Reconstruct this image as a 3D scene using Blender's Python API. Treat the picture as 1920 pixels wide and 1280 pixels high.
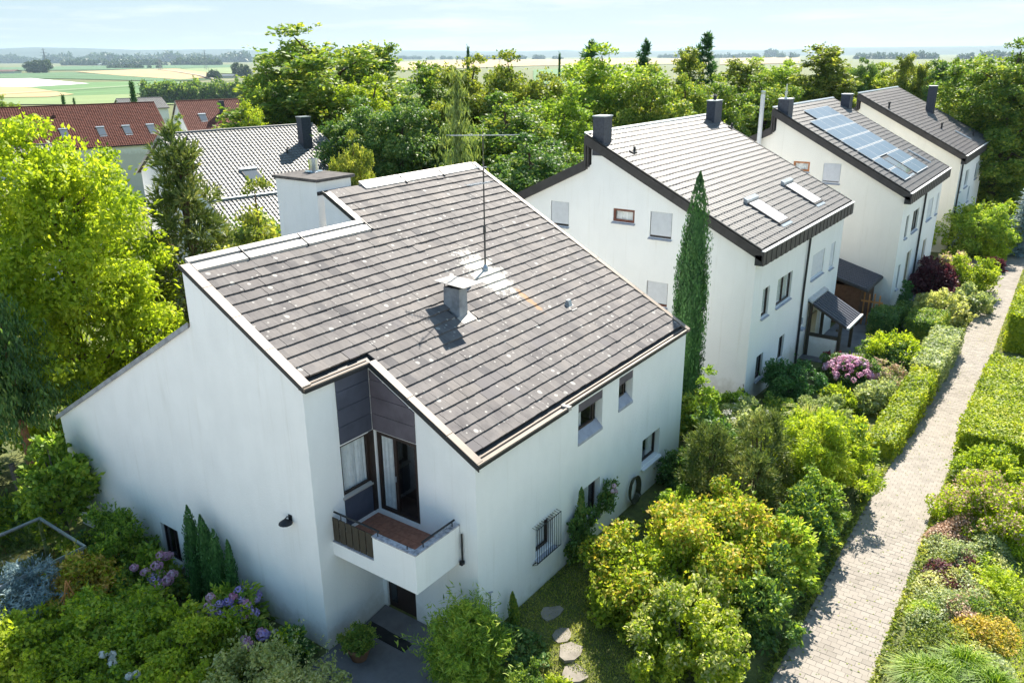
import bpy, math, random
import numpy as np
from mathutils import Matrix, Vector

for o in list(bpy.data.objects):
    bpy.data.objects.remove(o, do_unlink=True)
SC = bpy.context.scene
COL = SC.collection

# ------------------------------------------------------------------ camera
CAM = np.array([-12.49, -10.05, 13.78])
yaw, pitch, roll = math.radians(35.82), math.radians(19.53), math.radians(-0.49)
fwd = np.array([math.cos(yaw) * math.cos(pitch), math.sin(yaw) * math.cos(pitch), -math.sin(pitch)])
rgt = np.array([math.sin(yaw), -math.cos(yaw), 0.0])
upv = np.cross(rgt, fwd)
cr, sr = math.cos(roll), math.sin(roll)
rgt, upv = cr * rgt + sr * upv, -sr * rgt + cr * upv
cam_d = bpy.data.cameras.new('camera')
cam = bpy.data.objects.new('camera', cam_d)
COL.objects.link(cam)
cam.matrix_world = Matrix(((rgt[0], upv[0], -fwd[0], CAM[0]), (rgt[1], upv[1], -fwd[1], CAM[1]),
                           (rgt[2], upv[2], -fwd[2], CAM[2]), (0, 0, 0, 1)))
cam_d.sensor_width = 36.0
cam_d.lens = 36.0 * 1517.0 / 1920.0
cam_d.clip_start = 0.5
cam_d.clip_end = 40000.0
SC.camera = cam

# ------------------------------------------------------------------ sky and sun
SUN_EL, SUN_AZ = math.radians(45.0), math.radians(17.0)      # azimuth from +X towards +Y
SKY_STRENGTH, SUN_STRENGTH, EXPOSURE = 0.15, 3.3, 1.95
w = bpy.data.worlds.new('World')
SC.world = w
w.use_nodes = True
nt = w.node_tree
nt.nodes.clear()
n_out = nt.nodes.new('ShaderNodeOutputWorld')
n_bg = nt.nodes.new('ShaderNodeBackground')
n_sky = nt.nodes.new('ShaderNodeTexSky')
n_sky.sky_type = 'NISHITA'
n_sky.sun_disc = False
n_sky.sun_elevation = SUN_EL
n_sky.sun_rotation = math.radians(90.0) - SUN_AZ
n_sky.altitude = 200.0
n_sky.air_density = 1.0
n_sky.dust_density = 0.6
n_sky.ozone_density = 1.6
n_tc = nt.nodes.new('ShaderNodeTexCoord')
n_map = nt.nodes.new('ShaderNodeMapping')
n_map.inputs['Scale'].default_value = (1.0, 1.0, 11.0)
n_map.inputs['Location'].default_value = (3.1, 1.7, 0.4)
n_no = nt.nodes.new('ShaderNodeTexNoise')
n_no.inputs['Scale'].default_value = 4.2
n_no.inputs['Detail'].default_value = 8.0
n_no.inputs['Roughness'].default_value = 0.6
n_rp = nt.nodes.new('ShaderNodeValToRGB')
n_rp.color_ramp.elements[0].position = 0.50
n_rp.color_ramp.elements[0].color = (0, 0, 0, 1)
n_rp.color_ramp.elements[1].position = 0.80
n_rp.color_ramp.elements[1].color = (0.95, 0.95, 0.95, 1)
n_mx = nt.nodes.new('ShaderNodeMixRGB')
n_mx.inputs['Color2'].default_value = (1.95, 2.03, 2.08, 1)
nt.links.new(n_tc.outputs['Generated'], n_map.inputs['Vector'])
nt.links.new(n_map.outputs['Vector'], n_no.inputs['Vector'])
nt.links.new(n_no.outputs['Fac'], n_rp.inputs['Fac'])
nt.links.new(n_rp.outputs['Color'], n_mx.inputs['Fac'])
# clear summer air: a cyan tint and a soft shoulder over the whole dome
n_t = nt.nodes.new('ShaderNodeVectorMath'); n_t.operation = 'MULTIPLY'; n_t.inputs[1].default_value = (0.40, 0.69, 1.08)
n_k = nt.nodes.new('ShaderNodeVectorMath'); n_k.operation = 'MULTIPLY_ADD'; n_k.inputs[1].default_value = (0.5, 0.5, 0.5); n_k.inputs[2].default_value = (1, 1, 1)
n_d = nt.nodes.new('ShaderNodeVectorMath'); n_d.operation = 'DIVIDE'
nt.links.new(n_sky.outputs['Color'], n_t.inputs[0])
nt.links.new(n_t.outputs[0], n_k.inputs[0])
nt.links.new(n_t.outputs[0], n_d.inputs[0]); nt.links.new(n_k.outputs[0], n_d.inputs[1])
nt.links.new(n_d.outputs[0], n_mx.inputs['Color1'])
nt.links.new(n_mx.outputs['Color'], n_bg.inputs['Color'])
n_bg.inputs['Strength'].default_value = SKY_STRENGTH
nt.links.new(n_bg.outputs['Background'], n_out.inputs['Surface'])

sd = bpy.data.lights.new('sun', 'SUN')
sd.energy = SUN_STRENGTH
sd.angle = math.radians(0.53)
sd.color = (1.0, 0.93, 0.82)
sun = bpy.data.objects.new('sun', sd)
COL.objects.link(sun)
sv = Vector((math.cos(SUN_EL) * math.cos(SUN_AZ), math.cos(SUN_EL) * math.sin(SUN_AZ), math.sin(SUN_EL)))
sun.rotation_euler = sv.to_track_quat('Z', 'Y').to_euler()
sun.location = (40, 20, 60)

SC.view_settings.view_transform = 'Standard'
SC.view_settings.look = 'None'
SC.view_settings.gamma = 1.0
SC.view_settings.use_curve_mapping = False
SC.view_settings.exposure = EXPOSURE
cy = SC.cycles
cy.max_bounces = 8
cy.diffuse_bounces = 6
cy.glossy_bounces = 3
cy.transmission_bounces = 4
cy.transparent_max_bounces = 8
cy.volume_bounces = 0
cy.caustics_reflective = False
cy.caustics_refractive = False
cy.use_denoising = True

# ------------------------------------------------------------------ materials
MATS = {}
def _base(name):
    m = bpy.data.materials.new(name)
    m.use_nodes = True
    t = m.node_tree
    b = t.nodes['Principled BSDF']
    return m, t, b
def ramp(t, cols, pos=None):
    r = t.nodes.new('ShaderNodeValToRGB')
    e = r.color_ramp.elements
    pos = pos or [i / (len(cols) - 1) for i in range(len(cols))]
    e[0].position, e[0].color = pos[0], (*cols[0], 1)
    e[1].position, e[1].color = pos[-1], (*cols[-1], 1)
    for p, c in list(zip(pos, cols))[1:-1]:
        x = e.new(p); x.color = (*c, 1)
    return r
def noise(t, scale, detail=4, rough=0.55, vec=None, stretch=None):
    n = t.nodes.new('ShaderNodeTexNoise')
    n.inputs['Scale'].default_value = scale
    n.inputs['Detail'].default_value = detail
    n.inputs['Roughness'].default_value = rough
    if vec is None:
        g = t.nodes.new('ShaderNodeNewGeometry'); vec = g.outputs['Position']
    if stretch:
        mp = t.nodes.new('ShaderNodeMapping'); mp.inputs['Scale'].default_value = stretch
        t.links.new(vec, mp.inputs['Vector']); vec = mp.outputs['Vector']
    t.links.new(vec, n.inputs['Vector'])
    return n
def bump(t, b, src, strength=0.3, dist=0.02):
    bp = t.nodes.new('ShaderNodeBump')
    bp.inputs['Strength'].default_value = strength
    bp.inputs['Distance'].default_value = dist
    t.links.new(src, bp.inputs['Height'])
    t.links.new(bp.outputs['Normal'], b.inputs['Normal'])
def mul(c, k):
    return tuple(min(1.0, x * k) for x in c)
def pmat(name, col, rough=0.8, var=0.18, scale=1.5, bstr=0.25, bscale=40.0, metal=0.0, spec=0.3, stretch=None, bdist=0.01):
    m, t, b = _base(name)
    n = noise(t, scale, 6, 0.6, stretch=stretch)
    r = ramp(t, [mul(col, 1 - var), col, mul(col, 1 + var * .8)], [0.3, 0.5, 0.72])
    t.links.new(n.outputs['Fac'], r.inputs['Fac'])
    t.links.new(r.outputs['Color'], b.inputs['Base Color'])
    b.inputs['Roughness'].default_value = rough
    b.inputs['Metallic'].default_value = metal
    b.inputs['Specular IOR Level'].default_value = spec
    if bstr > 0:
        n2 = noise(t, bscale, 3)
        bump(t, b, n2.outputs['Fac'], bstr, bdist)
    MATS[name] = m
    return m
def leafmat(name, cols, trans=0.38, tint=(1.45, 1.45, 0.75), clump=0.8, rough=0.55):
    m, t, b = _base(name)
    g = t.nodes.new('ShaderNodeNewGeometry')
    oi = t.nodes.new('ShaderNodeObjectInfo')
    n = noise(t, clump, 2)
    a = t.nodes.new('ShaderNodeMath'); a.operation = 'MULTIPLY_ADD'
    t.links.new(n.outputs['Fac'], a.inputs[0]); a.inputs[1].default_value = 1.1; a.inputs[2].default_value = -0.42
    s = t.nodes.new('ShaderNodeMath'); s.operation = 'MULTIPLY_ADD'
    t.links.new(g.outputs['Random Per Island'], s.inputs[0]); s.inputs[1].default_value = 0.62
    t.links.new(a.outputs[0], s.inputs[2])
    s2 = t.nodes.new('ShaderNodeMath'); s2.operation = 'MULTIPLY_ADD'
    t.links.new(oi.outputs['Random'], s2.inputs[0]); s2.inputs[1].default_value = 0.16
    t.links.new(s.outputs[0], s2.inputs[2])
    r = ramp(t, cols)
    t.links.new(s2.outputs[0], r.inputs['Fac'])
    t.links.new(r.outputs['Color'], b.inputs['Base Color'])
    b.inputs['Roughness'].default_value = rough
    b.inputs['Specular IOR Level'].default_value = 0.35
    tr = t.nodes.new('ShaderNodeBsdfTranslucent')
    mm = t.nodes.new('ShaderNodeMixRGB'); mm.blend_type = 'MULTIPLY'; mm.inputs['Fac'].default_value = 1
    mm.inputs['Color2'].default_value = (*tint, 1)
    t.links.new(r.outputs['Color'], mm.inputs['Color1'])
    t.links.new(mm.outputs['Color'], tr.inputs['Color'])
    mx = t.nodes.new('ShaderNodeMixShader'); mx.inputs['Fac'].default_value = trans
    t.links.new(b.outputs['BSDF'], mx.inputs[1]); t.links.new(tr.outputs['BSDF'], mx.inputs[2])
    t.links.new(mx.outputs['Shader'], t.nodes['Material Output'].inputs['Surface'])
    MATS[name] = m
    return m

def stucco(name, col, grime=0.1):
    m, t, b = _base(name)
    n = noise(t, 0.55, 8, 0.62)
    st = noise(t, 1.3, 5, 0.6, stretch=(1.2, 1.2, 0.5))
    mx = t.nodes.new('ShaderNodeMath'); mx.operation = 'ADD'
    t.links.new(n.outputs['Fac'], mx.inputs[0]); t.links.new(st.outputs['Fac'], mx.inputs[1])
    r = ramp(t, [mul(col, 1 - 2.2 * grime), mul(col, 1 - .5 * grime), col], [0.32 * 1.2, 0.95, 1.15])
    r.color_ramp.elements[0].position = 0.62
    hf = t.nodes.new('ShaderNodeMath'); hf.operation = 'MULTIPLY'; hf.inputs[1].default_value = 0.9
    t.links.new(mx.outputs[0], hf.inputs[0])
    t.links.new(hf.outputs[0], r.inputs['Fac'])
    g = t.nodes.new('ShaderNodeNewGeometry')
    run = noise(t, 2.4, 6, 0.7, stretch=(2.2, 2.2, 0.10))
    rr = ramp(t, [(1, 1, 1), (0.90, 0.89, 0.865)], [0.56, 0.80]); t.links.new(run.outputs['Fac'], rr.inputs['Fac'])
    m1 = t.nodes.new('ShaderNodeMixRGB'); m1.blend_type = 'MULTIPLY'; m1.inputs['Fac'].default_value = 1.0
    t.links.new(r.outputs['Color'], m1.inputs['Color1']); t.links.new(rr.outputs['Color'], m1.inputs['Color2'])
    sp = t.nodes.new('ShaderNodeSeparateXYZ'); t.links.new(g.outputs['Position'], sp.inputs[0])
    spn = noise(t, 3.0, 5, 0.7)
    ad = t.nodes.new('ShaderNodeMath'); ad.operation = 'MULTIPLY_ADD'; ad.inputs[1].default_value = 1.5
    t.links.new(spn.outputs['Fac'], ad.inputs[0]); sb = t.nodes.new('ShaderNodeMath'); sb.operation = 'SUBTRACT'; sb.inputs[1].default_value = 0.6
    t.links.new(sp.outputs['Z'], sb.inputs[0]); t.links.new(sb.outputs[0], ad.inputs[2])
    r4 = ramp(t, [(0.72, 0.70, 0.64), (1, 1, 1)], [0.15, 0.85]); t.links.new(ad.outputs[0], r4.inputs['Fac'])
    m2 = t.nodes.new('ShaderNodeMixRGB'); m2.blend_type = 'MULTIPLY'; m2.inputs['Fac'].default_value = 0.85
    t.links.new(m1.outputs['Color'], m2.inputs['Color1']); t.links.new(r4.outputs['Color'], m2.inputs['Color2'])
    t.links.new(m2.outputs['Color'], b.inputs['Base Color'])
    b.inputs['Roughness'].default_value = 0.95
    b.inputs['Specular IOR Level'].default_value = 0.1
    n2 = noise(t, 16, 5, 0.7)
    bump(t, b, n2.outputs['Fac'], 0.55, 0.02)
    MATS[name] = m

stucco('stucco_white', (0.90, 0.895, 0.885), 0.028)
stucco('stucco_fresh', (0.90, 0.895, 0.89), 0.02)
stucco('stucco_cream', (0.89, 0.86, 0.79), 0.02)
pmat('sheet_beige', (0.25, 0.20, 0.16), 0.5, 0.25, 1.2, 0.05, 30, spec=0.4)
pmat('sheet_rust', (0.38, 0.30, 0.22), 0.6, 0.35, 2.0, 0.05, 30, spec=0.3)
pmat('sheet_white', (0.42, 0.385, 0.35), 0.45, 0.12, 1.0, 0.03, 30)
pmat('dark_trim', (0.025, 0.027, 0.03), 0.5, 0.2, 3, 0.05, 30)
pmat('groove_shade', (0.05, 0.06, 0.075), 0.5, 0.2, 3, 0.0)  # near-black that stands for the shadow inside the ridge groove
pmat('fascia_brown', (0.055, 0.05, 0.05), 0.6, 0.25, 3, 0.1, 30)
pmat('slate_panel', (0.075, 0.08, 0.11), 0.6, 0.22, 2.2, 0.12, 60)
pmat('slate_panel_warm', (0.115, 0.10, 0.12), 0.65, 0.22, 2.2, 0.12, 60)
pmat('brown_frame', (0.035, 0.022, 0.018), 0.45, 0.25, 6, 0.05, 60, spec=0.4)
pmat('red_frame', (0.16, 0.055, 0.035), 0.5, 0.25, 6, 0.05, 60)
pmat('orange_frame', (0.42, 0.17, 0.06), 0.5, 0.25, 6, 0.05, 60)
pmat('white_frame', (0.75, 0.76, 0.78), 0.4, 0.06, 4, 0.0)
pmat('sill_grey', (0.36, 0.38, 0.44), 0.7, 0.2, 4, 0.1, 60)
pmat('shutter', (0.62, 0.63, 0.66), 0.5, 0.08, 4, 0.0)
pmat('curtain', (0.80, 0.81, 0.82), 0.9, 0.12, 6, 0.0)
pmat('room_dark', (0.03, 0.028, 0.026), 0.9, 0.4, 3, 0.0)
pmat('door_cream', (0.55, 0.48, 0.34), 0.5, 0.12, 4, 0.05, 40)
pmat('concrete', (0.30, 0.31, 0.33), 0.85, 0.35, 3.5, 0.4, 30)
pmat('concrete_dark', (0.11, 0.10, 0.095), 0.9, 0.4, 4, 0.5, 25)
pmat('zinc', (0.42, 0.46, 0.50), 0.35, 0.2, 3, 0.05, 30, metal=0.6)
pmat('chrome', (0.7, 0.73, 0.76), 0.18, 0.1, 3, 0.0, metal=1.0)
pmat('white_metal', (0.72, 0.72, 0.72), 0.35, 0.08, 3, 0.0)
pmat('slate_clad', (0.06, 0.065, 0.085), 0.5, 0.35, 9, 0.3, 25)
pmat('terracotta', (0.34, 0.15, 0.095), 0.7, 0.3, 9, 0.15, 60)
pmat('grout', (0.12, 0.08, 0.065), 0.9, 0.2, 8, 0.0)
pmat('wood_dark', (0.06, 0.05, 0.035), 0.75, 0.35, 5, 0.3, 40, stretch=(8, 8, 1))
pmat('wood_orange', (0.50, 0.22, 0.07), 0.6, 0.25, 6, 0.2, 40)
pmat('wood_brown', (0.13, 0.06, 0.03), 0.7, 0.3, 6, 0.2, 40)
pmat('bark', (0.13, 0.085, 0.06), 0.9, 0.45, 6, 0.8, 18, stretch=(3, 3, 0.6), bdist=0.05)
pmat('bark_grey', (0.12, 0.11, 0.10), 0.9, 0.4, 6, 0.7, 18, bdist=0.04)
pmat('bark_red', (0.30, 0.15, 0.085), 0.9, 0.4, 5, 0.8, 14, bdist=0.05)
pmat('pot_clay', (0.33, 0.18, 0.11), 0.8, 0.25, 6, 0.2, 40)
pmat('soil', (0.07, 0.05, 0.035), 0.95, 0.4, 5, 0.8, 12, bdist=0.05)
pmat('rubber', (0.02, 0.02, 0.021), 0.8, 0.3, 8, 0.3, 60)
pmat('hose', (0.07, 0.075, 0.045), 0.5, 0.3, 8, 0.0)
pmat('iron', (0.02, 0.022, 0.025), 0.5, 0.3, 8, 0.0)
pmat('asphalt', (0.16, 0.155, 0.16), 0.9, 0.25, 2, 0.5, 30)
pmat('bounce_concrete', (0.56, 0.54, 0.51), 0.9, 0.12, 0.4, 0.3, 30)  # light tone of the added ground that bounces light
pmat('flagstone', (0.24, 0.215, 0.18), 0.9, 0.3, 4, 0.5, 20)
pmat('cushion_yellow', (0.65, 0.42, 0.05), 0.8, 0.1, 4, 0.1, 40)
pmat('joint_sand', (0.25, 0.222, 0.19), 0.95, 0.3, 3, 0.3, 40)
pmat('haze_hill', (0.05, 0.075, 0.06), 0.95, 0.3, 0.004, 0.0)
pmat('field_green', (0.10, 0.19, 0.065), 0.95, 0.38, 0.03, 0.0, stretch=(.25, 3, 1))
pmat('field_dark', (0.075, 0.15, 0.06), 0.95, 0.38, 0.03, 0.0, stretch=(.25, 3, 1))
pmat('field_pale', (0.19, 0.25, 0.10), 0.95, 0.2, 0.012, 0.0)
pmat('field_wheat', (0.42, 0.31, 0.15), 0.95, 0.3, 0.03, 0.0, stretch=(.25, 3, 1))
pmat('field_white', (0.70, 0.68, 0.66), 0.8, 0.1, 0.02, 0.0)
pmat('farm_track', (0.36, 0.32, 0.26), 0.95, 0.15, 0.05, 0.0)
pmat('greenhouse', (0.62, 0.68, 0.70), 0.4, 0.1, 0.02, 0.0)
pmat('far_roof', (0.16, 0.09, 0.07), 0.9, 0.2, 0.05, 0.0)
pmat('pylon', (0.16, 0.18, 0.20), 0.6, 0.1, 1, 0.0)

def glassmat(name, tint, refl=0.5):
    m, t, b = _base(name)
    t.nodes.remove(b)
    tr = t.nodes.new('ShaderNodeBsdfTransparent'); tr.inputs['Color'].default_value = (*tint, 1)
    gl = t.nodes.new('ShaderNodeBsdfGlossy'); gl.inputs['Roughness'].default_value = 0.03
    gl.inputs['Color'].default_value = (0.95, 0.97, 1, 1)
    fr = t.nodes.new('ShaderNodeLayerWeight'); fr.inputs['Blend'].default_value = 0.5
    pw = t.nodes.new('ShaderNodeMath'); pw.operation = 'POWER'; pw.inputs[1].default_value = 4.0
    t.links.new(fr.outputs['Facing'], pw.inputs[0])
    ad = t.nodes.new('ShaderNodeMath'); ad.operation = 'MULTIPLY_ADD'; ad.inputs[1].default_value = 0.9; ad.inputs[2].default_value = refl * .1
    t.links.new(pw.outputs[0], ad.inputs[0])
    mx = t.nodes.new('ShaderNodeMixShader')
    t.links.new(ad.outputs[0], mx.inputs['Fac'])
    t.links.new(tr.outputs[0], mx.inputs[1]); t.links.new(gl.outputs[0], mx.inputs[2])
    t.links.new(mx.outputs[0], t.nodes['Material Output'].inputs['Surface'])
    MATS[name] = m
glassmat('glass', (0.95, 0.97, 0.97), 0.5)
glassmat('wired_glass', (0.42, 0.39, 0.38), 2.2)
def dark_glass(name, col=(0.02, 0.025, 0.03)):
    m, t, b = _base(name)
    b.inputs['Base Color'].default_value = (*col, 1)
    b.inputs['Roughness'].default_value = 0.06
    b.inputs['Specular IOR Level'].default_value = 0.6
    n = noise(t, 2.0, 2)
    bump(t, b, n.outputs['Fac'], 0.04, 0.01)
    MATS[name] = m
dark_glass('dark_glass')
dark_glass('pv_glass', (0.09, 0.14, 0.20))
MATS['pv_glass'].node_tree.nodes['Principled BSDF'].inputs['Roughness'].default_value = 0.34
MATS['pv_glass'].node_tree.nodes['Principled BSDF'].inputs['Specular IOR Level'].default_value = 0.9
dark_glass('sky_glass', (0.10, 0.12, 0.14))

# weathered flat concrete tiles of the near roof: lichen dots, a pale lichen field and a rust streak below the aerial
def old_tile_mat():
    m, t, b = _base('old_tile')
    g = t.nodes.new('ShaderNodeNewGeometry')
    oi = t.nodes.new('ShaderNodeObjectInfo')
    a = t.nodes.new('ShaderNodeMath'); a.operation = 'ADD'
    t.links.new(g.outputs['Random Per Island'], a.inputs[0]); t.links.new(oi.outputs['Random'], a.inputs[1])
    fr = t.nodes.new('ShaderNodeMath'); fr.operation = 'FRACT'; t.links.new(a.outputs[0], fr.inputs[0])
    r = ramp(t, [(0.075, 0.072, 0.078), (0.125, 0.114, 0.113), (0.15, 0.138, 0.135), (0.17, 0.155, 0.15)], [0.0, 0.05, 0.45, 1.0])
    r.color_ramp.elements[1].position = 0.06
    t.links.new(fr.outputs[0], r.inputs['Fac'])
    n = noise(t, 1.1, 6, 0.65)
    st = noise(t, 14, 4, 0.7, stretch=(1.0, 0.25, 0.25))
    def mixc(fac, c1, c2, blend='MIX', c2val=None):
        x = t.nodes.new('ShaderNodeMixRGB'); x.blend_type = blend
        if isinstance(fac, float): x.inputs['Fac'].default_value = fac
        else: t.links.new(fac, x.inputs['Fac'])
        t.links.new(c1, x.inputs['Color1'])
        if c2 is None: x.inputs['Color2'].default_value = (*c2val, 1)
        else: t.links.new(c2, x.inputs['Color2'])
        return x.outputs['Color']
    r2 = ramp(t, [(0.62, 0.62, 0.66), (1, 1, 1), (1.2, 1.16, 1.1)], [0.3, 0.5, 0.72]); t.links.new(n.outputs['Fac'], r2.inputs['Fac'])
    c = mixc(1.0, r.outputs['Color'], r2.outputs['Color'], 'MULTIPLY')
    r3 = ramp(t, [(0.78, 0.78, 0.78), (1.12, 1.12, 1.12)], [0.3, 0.7]); t.links.new(st.outputs['Fac'], r3.inputs['Fac'])
    c = mixc(1.0, c, r3.outputs['Color'], 'MULTIPLY')
    # lichen dots
    for sc, th, keep in ((2.6, 0.085, 0.58), (6.0, 0.10, 0.60), (1.4, 0.05, 0.5)):
        v = t.nodes.new('ShaderNodeTexVoronoi'); v.inputs['Scale'].default_value = sc
        t.links.new(g.outputs['Position'], v.inputs['Vector'])
        nn = noise(t, 9, 2)
        ad = t.nodes.new('ShaderNodeMath'); ad.operation = 'MULTIPLY_ADD'; ad.inputs[1].default_value = 0.10; ad.inputs[2].default_value = -0.05
        t.links.new(nn.outputs['Fac'], ad.inputs[0])
        s = t.nodes.new('ShaderNodeMath'); s.operation = 'ADD'
        t.links.new(v.outputs['Distance'], s.inputs[0]); t.links.new(ad.outputs[0], s.inputs[1])
        lt = t.nodes.new('ShaderNodeMath'); lt.operation = 'LESS_THAN'; lt.inputs[1].default_value = th * 1.9
        t.links.new(s.outputs[0], lt.inputs[0])
        sep = t.nodes.new('ShaderNodeSeparateColor'); t.links.new(v.outputs['Color'], sep.inputs[0])
        gt = t.nodes.new('ShaderNodeMath'); gt.operation = 'GREATER_THAN'; gt.inputs[1].default_value = keep
        t.links.new(sep.outputs[0], gt.inputs[0])
        mm = t.nodes.new('ShaderNodeMath'); mm.operation = 'MULTIPLY'
        t.links.new(lt.outputs[0], mm.inputs[0]); t.links.new(gt.outputs[0], mm.inputs[1])
        m2 = t.nodes.new('ShaderNodeMath'); m2.operation = 'MULTIPLY'; m2.inputs[1].default_value = 0.8
        t.links.new(mm.outputs[0], m2.inputs[0])
        c = mixc(m2.outputs[0], c, None, c2val=(0.40, 0.385, 0.36))
    # pale lichen field round the aerial foot, rust streak below it
    def blob(cx, cyy, rx, ry, rot):
        mp = t.nodes.new('ShaderNodeMapping'); mp.vector_type = 'TEXTURE'
        mp.inputs['Location'].default_value = (cx, cyy, 0); mp.inputs['Rotation'].default_value = (0, 0, rot)
        mp.inputs['Scale'].default_value = (rx, ry, 1000)
        t.links.new(g.outputs['Position'], mp.inputs['Vector'])
        ln = t.nodes.new('ShaderNodeVectorMath'); ln.operation = 'LENGTH'; t.links.new(mp.outputs['Vector'], ln.inputs[0])
        return ln.outputs['Value']
    d = blob(6.1, 4.3, 1.15, 1.75, 0.0)
    nn = noise(t, 5.5, 7, 0.72)
    s = t.nodes.new('ShaderNodeMath'); s.operation = 'MULTIPLY_ADD'; s.inputs[1].default_value = 0.55
    t.links.new(d, s.inputs[0]); t.links.new(nn.outputs['Fac'], s.inputs[2])
    rr = ramp(t, [(1, 1, 1), (0, 0, 0)], [0.72, 0.82]); t.links.new(s.outputs[0], rr.inputs['Fac'])
    c = mixc(rr.outputs['Color'], c, None, c2val=(0.52, 0.50, 0.45))
    d = blob(6.45, 3.0, 0.16, 0.75, 0.0)
    s = t.nodes.new('ShaderNodeMath'); s.operation = 'MULTIPLY_ADD'; s.inputs[1].default_value = 0.6
    t.links.new(d, s.inputs[0]); t.links.new(nn.outputs['Fac'], s.inputs[2])
    rr = ramp(t, [(0.85, 0.85, 0.85), (0, 0, 0)], [0.8, 1.0]); t.links.new(s.outputs[0], rr.inputs['Fac'])
    c = mixc(rr.outputs['Color'], c, None, c2val=(0.36, 0.20, 0.09))
    t.links.new(c, b.inputs['Base Color'])
    b.inputs['Roughness'].default_value = 0.75
    b.inputs['Specular IOR Level'].default_value = 0.3
    n2 = noise(t, 60, 4, 0.7)
    bump(t, b, n2.outputs['Fac'], 0.35, 0.008)
    MATS['old_tile'] = m
old_tile_mat()
def tilemat(name, cols, rough, spec=0.5):
    m, t, b = _base(name)
    g = t.nodes.new('ShaderNodeNewGeometry')
    oi = t.nodes.new('ShaderNodeObjectInfo')
    a = t.nodes.new('ShaderNodeMath'); a.operation = 'ADD'
    t.links.new(g.outputs['Random Per Island'], a.inputs[0]); t.links.new(oi.outputs['Random'], a.inputs[1])
    fr = t.nodes.new('ShaderNodeMath'); fr.operation = 'FRACT'; t.links.new(a.outputs[0], fr.inputs[0])
    n = noise(t, 0.9, 5)
    md = t.nodes.new('ShaderNodeMath'); md.operation = 'MULTIPLY_ADD'; md.inputs[1].default_value = 0.5
    t.links.new(fr.outputs[0], md.inputs[0])
    m3 = t.nodes.new('ShaderNodeMath'); m3.operation = 'MULTIPLY'; m3.inputs[1].default_value = 0.5
    t.links.new(n.outputs['Fac'], m3.inputs[0]); t.links.new(m3.outputs[0], md.inputs[2])
    r = ramp(t, cols); t.links.new(md.outputs[0], r.inputs['Fac'])
    t.links.new(r.outputs['Color'], b.inputs['Base Color'])
    b.inputs['Roughness'].default_value = rough
    b.inputs['Specular IOR Level'].default_value = spec
    MATS[name] = m
tilemat('new_tile', [(0.075, 0.07, 0.078), (0.09, 0.083, 0.09), (0.105, 0.098, 0.10)], 0.7, 0.3)
tilemat('grey_tile', [(0.104, 0.098, 0.096), (0.128, 0.122, 0.118), (0.152, 0.144, 0.14)], 0.45, 0.55)
tilemat('brown_grey_tile', [(0.102, 0.089, 0.085), (0.128, 0.113, 0.109), (0.153, 0.136, 0.129)], 0.45, 0.5)
tilemat('pale_grey_tile', [(0.118, 0.115, 0.108), (0.155, 0.149, 0.14), (0.192, 0.186, 0.174)], 0.45, 0.6)
tilemat('red_tile', [(0.075, 0.026, 0.019), (0.11, 0.038, 0.027), (0.15, 0.054, 0.038)], 0.8, 0.1)
tilemat('red_tile_pale', [(0.11, 0.046, 0.036), (0.15, 0.064, 0.05), (0.19, 0.084, 0.066)], 0.8, 0.1)
tilemat('paver', [(0.21, 0.189, 0.16), (0.286, 0.256, 0.223), (0.323, 0.29, 0.252), (0.344, 0.311, 0.273)], 0.9, 0.15)

def ground_mat():
    m, t, b = _base('meadow')
    n = noise(t, 0.35, 8, 0.65)
    n1 = noise(t, 3.0, 6, 0.7)
    mx = t.nodes.new('ShaderNodeMath'); mx.operation = 'MULTIPLY_ADD'; mx.inputs[1].default_value = 0.5
    t.links.new(n1.outputs['Fac'], mx.inputs[0])
    h = t.nodes.new('ShaderNodeMath'); h.operation = 'MULTIPLY'; h.inputs[1].default_value = 0.5
    t.links.new(n.outputs['Fac'], h.inputs[0]); t.links.new(h.outputs[0], mx.inputs[2])
    r = ramp(t, [(0.055, 0.05, 0.025), (0.09, 0.11, 0.03), (0.16, 0.17, 0.045), (0.24, 0.20, 0.08)], [0.3, 0.46, 0.58, 0.72])
    t.links.new(mx.outputs[0], r.inputs['Fac'])
    t.links.new(r.outputs['Color'], b.inputs['Base Color'])
    b.inputs['Roughness'].default_value = 0.95
    n2 = noise(t, 25, 4)
    bump(t, b, n2.outputs['Fac'], 0.8, 0.05)
    MATS['meadow'] = m
ground_mat()

# foliage: leaf albedos raised above real ones to lift shaded foliage, dark to light
leafmat('leaf_mid', [(0.048, 0.1, 0.029), (0.118, 0.219, 0.043), (0.248, 0.339, 0.05), (0.514, 0.5, 0.1)], 0.42)
leafmat('leaf_dark', [(0.034, 0.082, 0.033), (0.073, 0.165, 0.047), (0.146, 0.255, 0.06), (0.319, 0.381, 0.099)], 0.34)
leafmat('leaf_olive', [(0.055, 0.094, 0.022), (0.14, 0.203, 0.034), (0.296, 0.343, 0.055), (0.515, 0.499, 0.125)], 0.42)
leafmat('leaf_lime', [(0.075, 0.139, 0.018), (0.213, 0.315, 0.028), (0.374, 0.453, 0.039), (0.574, 0.578, 0.093)], 0.48)
leafmat('leaf_golden', [(0.119, 0.205, 0.017), (0.292, 0.398, 0.023), (0.45, 0.539, 0.032), (0.661, 0.68, 0.097)], 0.5)
leafmat('leaf_fresh', [(0.063, 0.134, 0.023), (0.166, 0.283, 0.037), (0.311, 0.432, 0.051), (0.539, 0.567, 0.102)], 0.45)
leafmat('leaf_pale', [(0.11, 0.165, 0.066), (0.242, 0.319, 0.132), (0.396, 0.451, 0.22), (0.594, 0.605, 0.396)], 0.38)
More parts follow.
